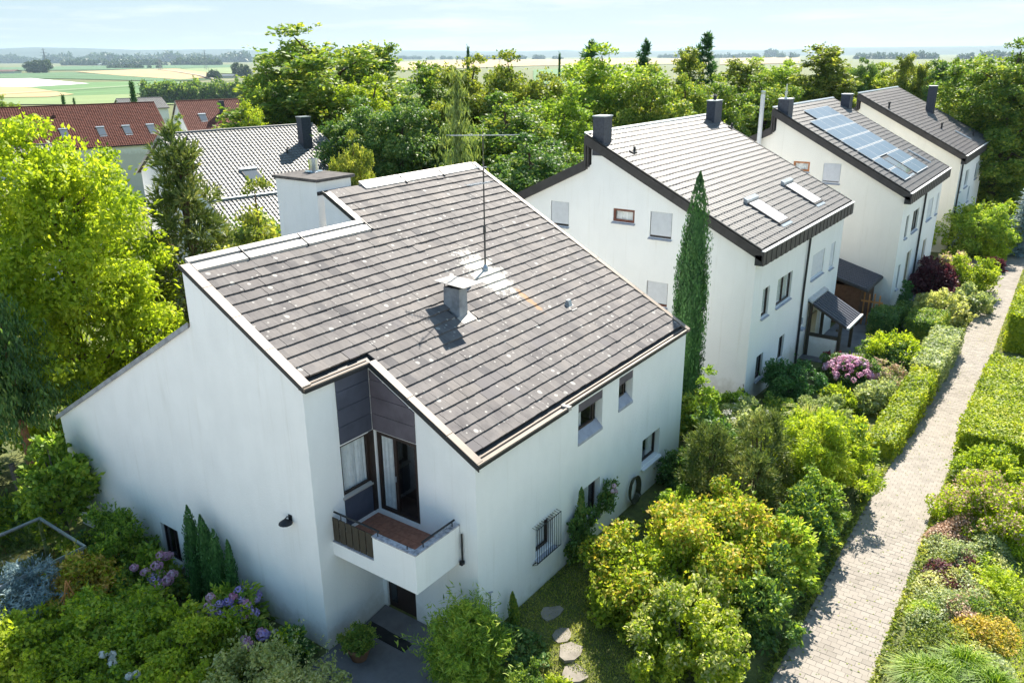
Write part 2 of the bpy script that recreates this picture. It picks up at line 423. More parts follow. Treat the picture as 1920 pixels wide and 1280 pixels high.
leafmat('leaf_cream', [(0.17, 0.22, 0.06), (0.38, 0.42, 0.14), (0.57, 0.57, 0.26), (0.72, 0.69, 0.44)], 0.38)
leafmat('leaf_orange', [(0.153, 0.171, 0.024), (0.408, 0.368, 0.048), (0.638, 0.474, 0.095), (0.741, 0.474, 0.238)], 0.42)
leafmat('leaf_hedge', [(0.071, 0.128, 0.015), (0.199, 0.285, 0.021), (0.37, 0.435, 0.03), (0.57, 0.57, 0.068)], 0.42)
leafmat('leaf_purple', [(0.042, 0.017, 0.022), (0.098, 0.031, 0.042), (0.154, 0.049, 0.059), (0.238, 0.112, 0.098)], 0.3, (1.2, 0.8, 0.9))
leafmat('leaf_red', [(0.06, 0.008, 0.01), (0.13, 0.015, 0.015), (0.2, 0.03, 0.025), (0.26, 0.06, 0.04)], 0.3, (1.2, 0.8, 0.8))
leafmat('needle_green', [(0.021, 0.07, 0.023), (0.044, 0.131, 0.035), (0.079, 0.202, 0.053), (0.14, 0.281, 0.079)], 0.22)
leafmat('needle_pine', [(0.053, 0.088, 0.026), (0.115, 0.167, 0.045), (0.211, 0.255, 0.07), (0.351, 0.333, 0.132)], 0.25)
leafmat('needle_larch', [(0.088, 0.132, 0.045), (0.176, 0.246, 0.07), (0.281, 0.351, 0.105), (0.421, 0.474, 0.176)], 0.3)
leafmat('needle_blue', [(0.10, 0.16, 0.16), (0.18, 0.27, 0.28), (0.28, 0.38, 0.40), (0.40, 0.50, 0.52)], 0.2, (1, 1, 1))
leafmat('petal_pink', [(0.605, 0.23, 0.396), (0.726, 0.391, 0.572), (0.8, 0.552, 0.682), (0.8, 0.713, 0.77)], 0.35, (1, 1, 1))
leafmat('petal_violet', [(0.345, 0.264, 0.66), (0.483, 0.396, 0.77), (0.667, 0.504, 0.8), (0.8, 0.624, 0.792)], 0.35, (1, 1, 1))
leafmat('petal_white', [(0.60, 0.58, 0.52), (0.72, 0.70, 0.66), (0.8, 0.79, 0.76), (0.84, 0.84, 0.82)], 0.3, (1, 1, 1))
leafmat('petal_salmon', [(0.45, 0.26, 0.17), (0.56, 0.36, 0.25), (0.64, 0.46, 0.33), (0.70, 0.56, 0.42)], 0.3, (1, 1, 1))
leafmat('leaf_far', [(0.022, 0.05, 0.025), (0.04, 0.085, 0.04), (0.07, 0.12, 0.045), (0.12, 0.16, 0.06)], 0.2)

# ------------------------------------------------------------------ mesh helpers
ORG = {}
def empty(name, loc, label=None, cat=None, group=None):
    o = bpy.data.objects.new(name, None)
    o.empty_display_size = 0.3
    COL.objects.link(o)
    o.location = loc
    ORG[o.name] = np.array(loc, float)
    tag(o, label, cat, group)
    return o
def tag(o, label=None, cat=None, group=None, kind=None):
    if label: o['label'] = label
    if cat: o['category'] = cat
    if group: o['group'] = group
    if kind: o['kind'] = kind
    return o
def link(name, me, mats, parent=None, loc=None):
    for m in mats:
        me.materials.append(MATS[m] if isinstance(m, str) else m)
    o = bpy.data.objects.new(name, me)
    COL.objects.link(o)
    if parent is not None:
        o.parent = parent
        ORG[o.name] = ORG[parent.name]
    else:
        ORG[o.name] = np.array(loc if loc is not None else (0, 0, 0), float)
    if loc is not None:
        o.location = loc
    return o
class MB:
    def __init__(self):
        self.v, self.f, self.mi = [], [], []
    def add(self, vs, fs, m=0):
        k = len(self.v)
        self.v += [tuple(map(float, p)) for p in vs]
        self.f += [tuple(i + k for i in f) for f in fs]
        self.mi += [m] * len(fs)
        return self
    def box(self, a, b, m=0):
        x0, x1 = sorted((a[0], b[0])); y0, y1 = sorted((a[1], b[1])); z0, z1 = sorted((a[2], b[2]))
        return self.hexa([(x0, y0, z0), (x1, y0, z0), (x1, y1, z0), (x0, y1, z0),
                          (x0, y0, z1), (x1, y0, z1), (x1, y1, z1), (x0, y1, z1)], m)
    def hexa(self, p, m=0):
        return self.add(p, [(0, 3, 2, 1), (4, 5, 6, 7), (0, 1, 5, 4), (1, 2, 6, 5), (2, 3, 7, 6), (3, 0, 4, 7)], m)
    def slab(self, x0, x1, y0, y1, pl, o0, o1, m=0):      # piece lying on a roof plane pl(y)
        return self.hexa([(x0, y0, pl(y0) + o0), (x1, y0, pl(y0) + o0), (x1, y1, pl(y1) + o0), (x0, y1, pl(y1) + o0),
                          (x0, y0, pl(y0) + o1), (x1, y0, pl(y0) + o1), (x1, y1, pl(y1) + o1), (x0, y1, pl(y1) + o1)], m)
    def tube(self, pts, rad, n=8, m=0, cap=True):
        pts = [np.array(p, float) for p in pts]
        rads = rad if isinstance(rad, (list, tuple)) else [rad] * len(pts)
        vs = []
        for i, p in enumerate(pts):
            d = pts[min(i + 1, len(pts) - 1)] - pts[max(i - 1, 0)]
            d = d / (np.linalg.norm(d) + 1e-9)
            a = np.cross(d, (0, 0, 1.0) if abs(d[2]) < 0.9 else (1.0, 0, 0)); a /= np.linalg.norm(a)
            b = np.cross(d, a)
            for k in range(n):
                t = 2 * math.pi * k / n
                vs.append(p + rads[i] * (math.cos(t) * a + math.sin(t) * b))
        fs = []
        for i in range(len(pts) - 1):
            for k in range(n):
                k2 = (k + 1) % n
                fs.append((i * n + k, i * n + k2, (i + 1) * n + k2, (i + 1) * n + k))
        if cap:
            fs.append(tuple(range(n - 1, -1, -1))); fs.append(tuple(range((len(pts) - 1) * n, len(pts) * n)))
        return self.add(vs, fs, m)
    def lathe(self, c, prof, n=16, m=0):
        vs, fs = [], []
        for r, z in prof:
            for k in range(n):
                t = 2 * math.pi * k / n
                vs.append((c[0] + r * math.cos(t), c[1] + r * math.sin(t), c[2] + z))
        for i in range(len(prof) - 1):
            for k in range(n):
                k2 = (k + 1) % n
                fs.append((i * n + k, i * n + k2, (i + 1) * n + k2, (i + 1) * n + k))
        fs.append(tuple(range(n - 1, -1, -1))); fs.append(tuple(range((len(prof) - 1) * n, len(prof) * n)))
        return self.add(vs, fs, m)
    def build(self, name, mats, parent=None, loc=None, smooth=False):
        mats = [mats] if isinstance(mats, str) else mats
        org = ORG[parent.name] if parent is not None else np.array(loc if loc is not None else (0, 0, 0), float)
        me = bpy.data.meshes.new(name)
        v = np.array(self.v, float) - org
        me.from_pydata([tuple(p) for p in v], [], self.f)
        me.polygons.foreach_set('material_index', self.mi)
        if smooth:
            me.polygons.foreach_set('use_smooth', [True] * len(self.f))
        me.update()
        return link(name, me, mats, parent, None if parent is not None else loc)
def quads_mesh(name, V, mi=None):
    """V: (n,4,3) array of loose quads."""
    n = len(V)
    me = bpy.data.meshes.new(name)
    me.vertices.add(n * 4)
    me.vertices.foreach_set('co', np.ascontiguousarray(V, dtype=np.float32).ravel())
    me.loops.add(n * 4)
    me.loops.foreach_set('vertex_index', np.arange(n * 4, dtype=np.int32))
    me.polygons.add(n)
    me.polygons.foreach_set('loop_start', np.arange(0, n * 4, 4, dtype=np.int32))
    try:
        me.polygons.foreach_set('loop_total', np.full(n, 4, dtype=np.int32))
    except Exception:
        pass
    if mi is not None:
        me.polygons.foreach_set('material_index', mi.astype(np.int32))
    me.update(calc_edges=True)
    return me
def poly_mesh(name, V, F):
    """V (n,3), F (m,4) with shared vertices, all quads."""
    me = bpy.data.meshes.new(name)
    me.vertices.add(len(V)); me.vertices.foreach_set('co', np.ascontiguousarray(V, dtype=np.float32).ravel())
    me.loops.add(F.size); me.loops.foreach_set('vertex_index', F.astype(np.int32).ravel())
    me.polygons.add(len(F)); me.polygons.foreach_set('loop_start', np.arange(0, F.size, 4, dtype=np.int32))
    try:
        me.polygons.foreach_set('loop_total', np.full(len(F), 4, dtype=np.int32))
    except Exception:
        pass
    me.update(calc_edges=True)
    me.shade_flat()
    return me
def dist_cam(p):
    return float(np.linalg.norm(np.array(p) - CAM))

# ------------------------------------------------------------------ terrain
def sm(a, b, x):
    t = np.clip((np.asarray(x, float) - a) / (b - a), 0, 1)
    return t * t * (3 - 2 * t)
def gz(X, Y):
    X = np.asarray(X, float); Y = np.asarray(Y, float)
    z = 0.4 * sm(-.6, 1.0, X) * (1 - sm(11, 16, X)) * sm(-6, -4.5, Y) * (1 - sm(2.5, 6, Y))
    z = z - 0.6 * sm(11, 24, X)
    z = z - 0.06 * np.clip(Y - 4, 0, 368)
    z = z - np.clip(22.08 - 0.06 * np.clip(Y - 4, 0, 368), 0, 30) * np.clip(sm(110, 420, X) + sm(60, 400, -X), 0, 1)
    return z
def g1(x, y):
    return float(gz(x, y))
def spaced(fine0, fine1, step, lo, hi, growth=1.22):
    a = list(np.arange(fine0, fine1 + 1e-6, step))
    s = step; x = fine1
    while x < hi:
        s *= growth; x = min(hi, x + s); a.append(x)
    s = step; x = fine0
    while x > lo:
        s *= growth; x = max(lo, x - s); a.insert(0, x)
    return np.array(a)
gx = spaced(-14, 40, 0.5, -14000, 16000)
gy = spaced(-16, 22, 0.5, -9000, 16000)
GX, GY = np.meshgrid(gx, gy, indexing='ij')
GZ = gz(GX, GY) - 0.02
V = np.stack([GX, GY, GZ], -1).reshape(-1, 3)
nx, ny = len(gx), len(gy)
I = np.arange(nx * ny).reshape(nx, ny)
F = np.stack([I[:-1, :-1], I[1:, :-1], I[1:, 1:], I[:-1, 1:]], -1).reshape(-1, 4)
me = poly_mesh('ground', V, F)
me.polygons.foreach_set('use_smooth', [True] * len(F))
tag(link('ground', me, ['meadow']), 'green garden ground falling towards the wide plain', kind='structure')

# ---- the path: sand bed, concrete pavers, kerb edging
def yl(x): return -6.0 + 0.011 * (x - 5)
def yr(x): return -7.95 + 0.020 * (x - 5)
mb = MB()
xs = np.concatenate([np.arange(-3, 30, 1.0), np.arange(30, 131, 5.0)])
for a, b in zip(xs[:-1], xs[1:]):
    p = [(x, y, g1(x, -6.9) + 0.004) for x, y in ((a, yr(a) + .03), (b, yr(b) + .03), (b, yl(b) - .03), (a, yl(a) - .03))]
    mb.add(p, [(0, 1, 2, 3)])
path = mb.build('path', 'joint_sand', loc=(0, 0, 0))
tag(path, 'pale grey paved footpath running past the front gardens', kind='structure')
# one paver with chamfered top
def paver_mesh(w=0.182, d=0.219, h=0.05, c=0.004):
    m = MB()
    a, b = w / 2, d / 2
    m.add([(-a, -b, 0), (a, -b, 0), (a, b, 0), (-a, b, 0), (-a, -b, h - c), (a, -b, h - c), (a, b, h - c), (-a, b, h - c),
           (-a + c, -b + c, h), (a - c, -b + c, h), (a - c, b - c, h), (-a + c, b - c, h)],
          [(0, 1, 5, 4), (1, 2, 6, 5), (2, 3, 7, 6), (3, 0, 4, 7), (4, 5, 9, 8), (5, 6, 10, 9), (6, 7, 11, 10), (7, 4, 8, 11), (8, 9, 10, 11)])
    return m
rng = np.random.default_rng(5)
pos = []
x = -1.0
row = 0
while x < 46:
    y0, y1 = yr(x), yl(x)
    n = int((y1 - y0) / 0.222)
    for k in range(n + (row % 2)):
        y = y0 + 0.111 + 0.222 * k - (0.111 if row % 2 else 0)
        pos.append((x, y, g1(x, -6.9) - 0.022 + rng.uniform(-.004, .004), rng.uniform(-.02, .02)))
    x += 0.185; row += 1
pos = np.array(pos)
dd = np.linalg.norm(pos[:, :3] - CAM, axis=1)
# visible ones that show largest: in frame in front of the camera
rel = pos[:, :3] - CAM
cz = rel @ fwd; cx_ = rel @ rgt / cz * 1517 + 960; cyy_ = 640 - rel @ upv / cz * 1517
vis = (cz > 0) & (cx_ > 0) & (cx_ < 1920) & (cyy_ < 1275) & (pos[:, 1] < -6.35)
order = np.argsort(np.where(vis, dd, 1e9))
near = set(order[:300].tolist())
pm = paver_mesh()
pme = None
for i in order[:300]:
    if pme is None:
        o = pm.build('paver', 'paver', path); pme = o.data
    else:
        o = bpy.data.objects.new('paver', pme); COL.objects.link(o); o.parent = path
    o.location = pos[i, :3]; o.rotation_euler = (0, 0, pos[i, 3])
pv = np.array(pm.v); pf = np.array(pm.f)
rest = [i for i in range(len(pos)) if i not in near]
VV, FF = [], []
for j, i in enumerate(rest):
    VV.append(pv + pos[i, :3]); FF.append(pf + j * len(pv))
o = link('paver_field', poly_mesh('paver_field', np.concatenate(VV), np.concatenate(FF)), ['paver'], path)
tag(o, kind='stuff')
# ---- patio under the balcony
mb = MB()
px_ = np.linspace(-4.2, -0.02, 6); py_ = np.linspace(-0.6, 3.14, 6)
for a, b in zip(px_[:-1], px_[1:]):
    for c, d in zip(py_[:-1], py_[1:]):
        mb.add([(a, c, g1(a, c) + .012), (b, c, g1(b, c) + .012), (b, d, g1(b, d) + .012), (a, d, g1(a, d) + .012)], [(0, 1, 2, 3)])
tag(mb.build('patio', 'asphalt', loc=(0, 0, 0)), 'dark grey paved patio under the balcony', kind='structure')

# ---- pale ground sheets added, mostly unseen, to bounce light onto shaded walls
def slabs(name, lab, xs_, ys_):
    m = MB()
    for a, b in zip(xs_[:-1], xs_[1:]):
        for c, d in zip(ys_[:-1], ys_[1:]):
            m.add([(a + .01, c + .01, g1(a, c) + .02), (b - .01, c + .01, g1(b, c) + .02), (b - .01, d - .01, g1(b, d) + .02), (a + .01, d - .01, g1(a, d) + .02)], [(0, 1, 2, 3)])
    tag(m.build(name, 'bounce_concrete', loc=(0, 0, 0)), lab, kind='structure')
slabs('gable_bounce_ground', 'added pale ground out of view that bounces light onto the near house gable', np.arange(-69.4, -9.3, 4.0), np.arange(-48.0, 46.0, 4.0))
slabs('front_bounce_ground', 'added pale ground out of view that bounces light onto the front walls', np.arange(-9.4, 120, 4.0), np.arange(-45.5, -13.4, 4.0))
# ---- far plain: fields drawn as sheets above the plain
ZP = -22.1
def on_plain(px, py, z):
    d = np.array([(px - 960) / 1517.0, -(py - 640) / 1517.0, 1.0])
    r = d[0] * rgt + d[1] * upv + d[2] * fwd
    return CAM + r * ((z - CAM[2]) / r[2])
FIELDS = [
    ('pale_field', 'field_pale', 'pale green crop field just beyond the red roofs', [(307.6, 743.6), (372.0, 891.8), (538.1, 848.6), (533.0, 710.0), (409.3, 548.3)]),
    ('crop_field', 'field_green', 'wide mid green crop field across the plain', [(361.3, 867.2), (546.2, 1292.6), (664.4, 1297.7), (769.6, 1235.0), (672.2, 892.1), (495.9, 661.5), (512.9, 809.6)]),
    ('crop_field', 'field_dark', 'darker green crop strip beyond the white sheeted field', [(726.4, 1707.3), (977.0, 2284.1), (1135.7, 2253.8), (892.9, 1429.9), (838.4, 1206.4), (757.3, 1230.3), (775.3, 1566.6)]),
    ('plastic_field', 'field_white', 'field covered in white plastic sheeting', [(503.9, 1195.4), (716.6, 1684.8), (761.4, 1657.8), (635.2, 1214.9), (528.6, 1160.7)]),
    ('wheat_field', 'field_wheat', 'ripe tan wheat field below the white sheeted field', [(361.3, 867.2), (513.9, 1218.3), (504.2, 1108.5), (433.2, 866.1), (389.8, 832.2)]),
    ('wheat_field', 'field_wheat', 'long tan wheat strip before the far tree lines', [(1184.8, 2321.5), (1702.4, 2645.1), (1135.3, 1609.0), (922.4, 1341.7), (817.4, 1264.4), (938.5, 1653.6)]),
    ('wheat_field', 'field_pale', 'pale stubble field right of the tan strip', [(1550.5, 2410.8), (2029.1, 2698.9), (1123.1, 1481.9), (1168.3, 1675.2)]),
    ('wheat_field', 'field_wheat', 'hazy tan field far beyond the middle trees', [(1512.8, 1437.3), (3131.7, 2970.4), (4666.8, 3956.5), (5183.3, 2272.0), (2704.9, 1124.9), (2234.3, 1518.7)]),
    ('wheat_field', 'field_wheat', 'hazy tan field beyond the solar roof house', [(2471.3, 992.8), (5086.1, 2051.6), (6331.3, 1940.8), (2822.2, 859.5)]),
    ('crop_field', 'field_dark', 'dark orchard strip below the far woods', [(1217.2, 2836.8), (1609.2, 3738.8), (2081.8, 3773.9), (2416.1, 3288.1), (1829.0, 2463.2), (1359.8, 2534.0)]),
    ('crop_field', 'field_green', 'hazy green field between the middle trees', [(844.1, 572.8), (1641.3, 1115.2), (1916.7, 1117.7), (902.8, 524.5)]),
]
GROVES = [
    ('grove', 'rounded green grove of trees behind the red roofs', (388.6, 654.3), (429.5, 574.6), 21.3, 776.0),
    ('far_wood', 'dark blue-green far wood along the left horizon', (3167.8, 7325.5), (3054.4, 5204.3), 82.2, 7995.0),
    ('far_wood', 'long hazy far wood left of the tall green tree', (3804.7, 6960.5), (3536.7, 4639.0), 87.2, 7947.0),
    ('far_wood', 'hazy hedge row across the left fields', (1610.8, 2925.6), (1650.5, 2658.3), 17.2, 3355.0),
    ('far_wood', 'hazy tree belt in front of the far wood', (2208.3, 4409.6), (2271.3, 3055.5), 44.1, 4946.0),
    ('far_wood', 'hazy far wood between the middle trees', (5431.6, 5148.5), (4671.7, 2808.0), 41.1, 7500.0),
    ('far_wood', 'hazy far wood beyond the grey roofed row house', (5901.2, 2889.9), (5247.9, 1606.9), 36.1, 6586.0),
    ('far_wood', 'hazy far wood left of the tall pointed tree', (4368.8, 1077.3), (4101.6, 373.6), 40.2, 4514.0),
]
FARTREES = [
    ('small dark tree by the farm on the left field', (1101.4, 2392.9), 27.2, 12.2),
    ('round dark field tree right of the farm', (1071.2, 2262.6), 27.6, 19.9),
    ('round lone tree at the edge of the tan strip', (880.4, 1264.6), 11.7, 10.3),
    ('tree left of the dark barn beside the grove', (1021.3, 1387.9), 23.8, 10.3),
    ('dark tree beside the barn above the grove', (948.0, 1264.9), 19.7, 9.5),
    ('dark round lone tree on the far hazy field', (6518.1, 2218.3), 42.6, 45.5),
]
for i, (nm, mt, lab, ps) in enumerate(FIELDS):
    mb = MB()
    zz = ZP + 0.15 + 0.12 * i
    mb.add([(x, y, zz) for x, y in ps], [tuple(range(len(ps)))])
    o = mb.build(nm, mt, loc=(0, 0, 0))
    tag(o, lab, kind='structure')
for k, (lab, pts) in enumerate((('pale farm track crossing the green field', [(330, 905), (560, 1010), (800, 1120), (1150, 1330)]), ('pale farm track beyond the white sheeted field', [(690, 1820), (980, 1760), (1350, 1790), (1800, 2050)]), ('pale farm track along the tan strip', [(830, 1190), (1010, 1500), (1250, 1950), (1500, 2450)]))):
    mb = MB()
    for (xa, ya), (xb, yb) in zip(pts[:-1], pts[1:]):
        d = np.array([xb - xa, yb - ya]); d = d / np.linalg.norm(d) * 3.0; n_ = np.array([-d[1], d[0]])
        mb.add([(xa - n_[0], ya - n_[1], ZP + 1.9 + .1 * k), (xb - n_[0], yb - n_[1], ZP + 1.9 + .1 * k), (xb + n_[0], yb + n_[1], ZP + 1.9 + .1 * k), (xa + n_[0], ya + n_[1], ZP + 1.9 + .1 * k)], [(0, 1, 2, 3)])
    tag(mb.build('farm_track', 'farm_track', loc=(0, 0, 0)), lab, kind='structure')
# ---- hills on the horizon
rh = np.random.default_rng(3)
az = np.radians(np.linspace(-25, 110, 150))
prof = np.interp(np.degrees(az), [-25, 0, 5, 9, 14, 20, 28, 33, 36, 40, 44, 47, 52, 60, 66, 70, 90, 110],
                 [50, 50, 62, 58, 50, 38, 42, 50, 60, 55, 75, 85, 92, 112, 120, 105, 95, 80])
prof = prof + 14 * np.interp(np.arange(150), np.arange(0, 150, 3), rh.uniform(-1, 1, 50))
rows = []
for dist, k in ((8600, 0.0), (9600, 0.55), (10800, 1.0), (12500, 0.3), (14000, 0.0)):
    rows.append(np.stack([CAM[0] + dist * np.cos(az), CAM[1] + dist * np.sin(az), ZP - 2 + k * (prof + 20)], -1))
H = np.stack(rows, 1)
n0, n1 = H.shape[:2]
I = np.arange(n0 * n1).reshape(n0, n1)
F = np.stack([I[:-1, :-1], I[:-1, 1:], I[1:, 1:], I[1:, :-1]], -1).reshape(-1, 4)
me = poly_mesh('hills', H.reshape(-1, 3), F)
me.polygons.foreach_set('use_smooth', [True] * len(F))
tag(link('hills', me, ['haze_hill']), 'low wooded hills along the horizon', kind='structure')

# ------------------------------------------------------------------ house helpers
def wall_pieces(mb, axis, c, profile, zbot, holes, inward, depth=0.16, mi=0):
    """Wall in the plane axis=c. profile: (u, ztop) points, jumps allowed. holes: (u0,u1,z0,z1). inward: unit sign into the house."""
    us = sorted(set([p[0] for p in profile] + [h[0] for h in holes] + [h[1] for h in holes]))
    def top(u, side):
        for (a, za), (b, zb) in zip(profile[:-1], profile[1:]):
            if b - a < 1e-6: continue
            if (side > 0 and a - 1e-6 <= u < b - 1e-6) or (side < 0 and a + 1e-6 < u <= b + 1e-6):
                return za + (zb - za) * (u - a) / (b - a)
    def P(u, z, d=0.0):
        return (c + d, u, z) if axis == 'x' else (u, c + d, z)
    for a, b in zip(us[:-1], us[1:]):
        ta, tb = top(a, 1), top(b, -1)
        if ta is None or tb is None: continue
        z = zbot
        for h in sorted([h for h in holes if h[0] <= a + 1e-6 and h[1] >= b - 1e-6], key=lambda h: h[2]):
            mb.add([P(a, z), P(b, z), P(b, h[2]), P(a, h[2])], [(0, 1, 2, 3)], mi)
            z = h[3]
        mb.add([P(a, z), P(b, z), P(b, tb), P(a, ta)], [(0, 1, 2, 3)], mi)
    for u0, u1, z0, z1 in holes:
        d = inward * depth
        for p in ([(u0, z0), (u1, z0)], [(u1, z0), (u1, z1)], [(u1, z1), (u0, z1)], [(u0, z1), (u0, z0)]):
            mb.add([P(*p[0]), P(*p[1]), P(*p[1], d), P(*p[0], d)], [(0, 1, 2, 3)], mi)
def bx(axis, c, u0, u1, z0, z1, d0, d1, mb, m=0):
    """box in wall coordinates: u along the wall, d through it (added to c)."""
    if axis == 'x': mb.box((c + d0, u0, z0), (c + d1, u1, z1), m)
    else: mb.box((u0, c + d0, z0), (u1, c + d1, z1), m)
def window(house, axis, c, u0, u1, z0, z1, inward, recess=0.16, frame='brown_frame', mullions=(), fw=0.06, sill=True,
           style='glass', sillmat='sill_grey', curtain=False, name='window', sill_out=0.12, label=None):
    s = inward
    mb = MB()
    d0, d1 = s * (recess - 0.05), s * (recess + 0.02)
    bx(axis, c, u0, u0 + fw, z0, z1, d0, d1, mb); bx(axis, c, u1 - fw, u1, z0, z1, d0, d1, mb)
    bx(axis, c, u0 + fw, u1 - fw, z0, z0 + fw, d0, d1, mb); bx(axis, c, u0 + fw, u1 - fw, z1 - fw, z1, d0, d1, mb)
    for m in mullions:
        um = u0 + (u1 - u0) * m
        bx(axis, c, um - fw * .6, um + fw * .6, z0 + fw, z1 - fw, d0, d1, mb)
    wo = mb.build(name, frame, house)
    if label: wo['label'] = label
    cuts = [0] + list(mullions) + [1]
    if style == 'shutter':
        mb = MB()
        n = int((z1 - z0 - .1) / 0.055)
        for k in range(n):
            za = z1 - 0.01 - (k + 1) * 0.055
            ds = s * (recess - .10)
            A = (u0 + .03, u1 - .03)
            if axis == 'x':
                mb.hexa([(c + ds, A[0], za), (c + ds, A[1], za), (c + ds + s * .02, A[1], za), (c + ds + s * .02, A[0], za),
                         (c + ds + s * .012, A[0], za + .053), (c + ds + s * .012, A[1], za + .053), (c + ds + s * .03, A[1], za + .053), (c + ds + s * .03, A[0], za + .053)])
            else:
                mb.hexa([(A[0], c + ds, za), (A[1], c + ds, za), (A[1], c + ds + s * .02, za), (A[0], c + ds + s * .02, za),
                         (A[0], c + ds + s * .012, za + .053), (A[1], c + ds + s * .012, za + .053), (A[1], c + ds + s * .03, za + .053), (A[0], c + ds + s * .03, za + .053)])
        tag(mb.build('roller_shutter', 'shutter', wo), kind='stuff')
    for a, b in zip(cuts[:-1], cuts[1:]):
        ua, ub = u0 + (u1 - u0) * a + fw * .6, u0 + (u1 - u0) * b - fw * .6
        mb = MB(); dd_ = s * (recess - 0.02)
        P_ = (lambda u, z: (c + dd_, u, z)) if axis == 'x' else (lambda u, z: (u, c + dd_, z))
        mb.add([P_(ua, z0 + fw), P_(ub, z0 + fw), P_(ub, z1 - fw), P_(ua, z1 - fw)], [(0, 1, 2, 3)])
        mb.build('pane', 'glass' if style in ('glass',) else 'dark_glass', wo)
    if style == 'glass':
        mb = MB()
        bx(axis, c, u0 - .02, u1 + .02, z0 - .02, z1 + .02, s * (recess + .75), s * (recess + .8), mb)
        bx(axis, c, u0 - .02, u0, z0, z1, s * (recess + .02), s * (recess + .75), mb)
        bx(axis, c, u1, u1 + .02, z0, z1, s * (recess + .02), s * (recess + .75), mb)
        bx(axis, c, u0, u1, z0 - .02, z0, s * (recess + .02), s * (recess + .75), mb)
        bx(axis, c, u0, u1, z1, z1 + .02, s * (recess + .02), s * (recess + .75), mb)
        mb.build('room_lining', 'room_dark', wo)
    if curtain:
        mb = MB()
        n = 46
        dc = recess + 0.07
        for (ca, cb) in curtain:
            pts = []
            for k in range(n + 1):
                u = u0 + (u1 - u0) * (ca + (cb - ca) * k / n)
                d = s * (dc + 0.035 * math.sin(k * 1.35) + .012 * math.sin(k * 3.1))
                pts.append((u, d))
            for (ua, da), (ub, db) in zip(pts[:-1], pts[1:]):
                P = lambda u, d, z: (c + d, u, z) if axis == 'x' else (u, c + d, z)
                mb.add([P(ua, da, z0), P(ub, db, z0), P(ub, db, z1), P(ua, da, z1)], [(0, 1, 2, 3)])
        mb.build('curtain', 'curtain', wo, smooth=False)
    if sill:
        mb = MB()
        if axis == 'x':
            o_, i_ = c - s * sill_out, c + s * (recess - .05)
            mb.hexa([(o_, u0 - .04, z0 - .09), (o_, u1 + .04, z0 - .09), (i_, u1 + .04, z0 - .05), (i_, u0 - .04, z0 - .05),
                     (o_, u0 - .04, z0 - .05), (o_, u1 + .04, z0 - .05), (i_, u1 + .04, z0 + .0), (i_, u0 - .04, z0 + .0)])
        else:
            o_, i_ = c - s * sill_out, c + s * (recess - .05)
            mb.hexa([(u0 - .04, o_, z0 - .09), (u1 + .04, o_, z0 - .09), (u1 + .04, i_, z0 - .05), (u0 - .04, i_, z0 - .05),
                     (u0 - .04, o_, z0 - .05), (u1 + .04, o_, z0 - .05), (u1 + .04, i_, z0), (u0 - .04, i_, z0)])
        mb.build('window_sill', sillmat, wo)
    return wo
def flat_tile():
    m = MB()
    a = 0.5
    m.hexa([(-a, 0, 0.010), (a, 0, 0.010), (a, .44, -.012), (-a, .44, -.012), (-a, 0, 0.066), (a, 0, 0.066), (a, .44, 0.016), (-a, .44, 0.016)])
    return m
def wave_tile(seg=8, amp=0.022, ln=0.42):
    m = MB()
    vs = []
    for k in range(seg + 1):
        u = k / seg
        z = amp * (math.sin(2 * math.pi * u) * .8 + .2 * math.sin(4 * math.pi * u))
        vs.append((u - .5, z))
    V, Fq = [], []
    for x, z in vs: V.append((x, 0, z + .010))
    for x, z in vs: V.append((x, 0, z + .058))
    for x, z in vs: V.append((x, ln, z + .016))
    n = seg + 1
    for k in range(seg):
        Fq.append((k, k + 1, n + k + 1, n + k))
        Fq.append((n + k, n + k + 1, 2 * n + k + 1, 2 * n + k))
    return m.add(V, Fq)
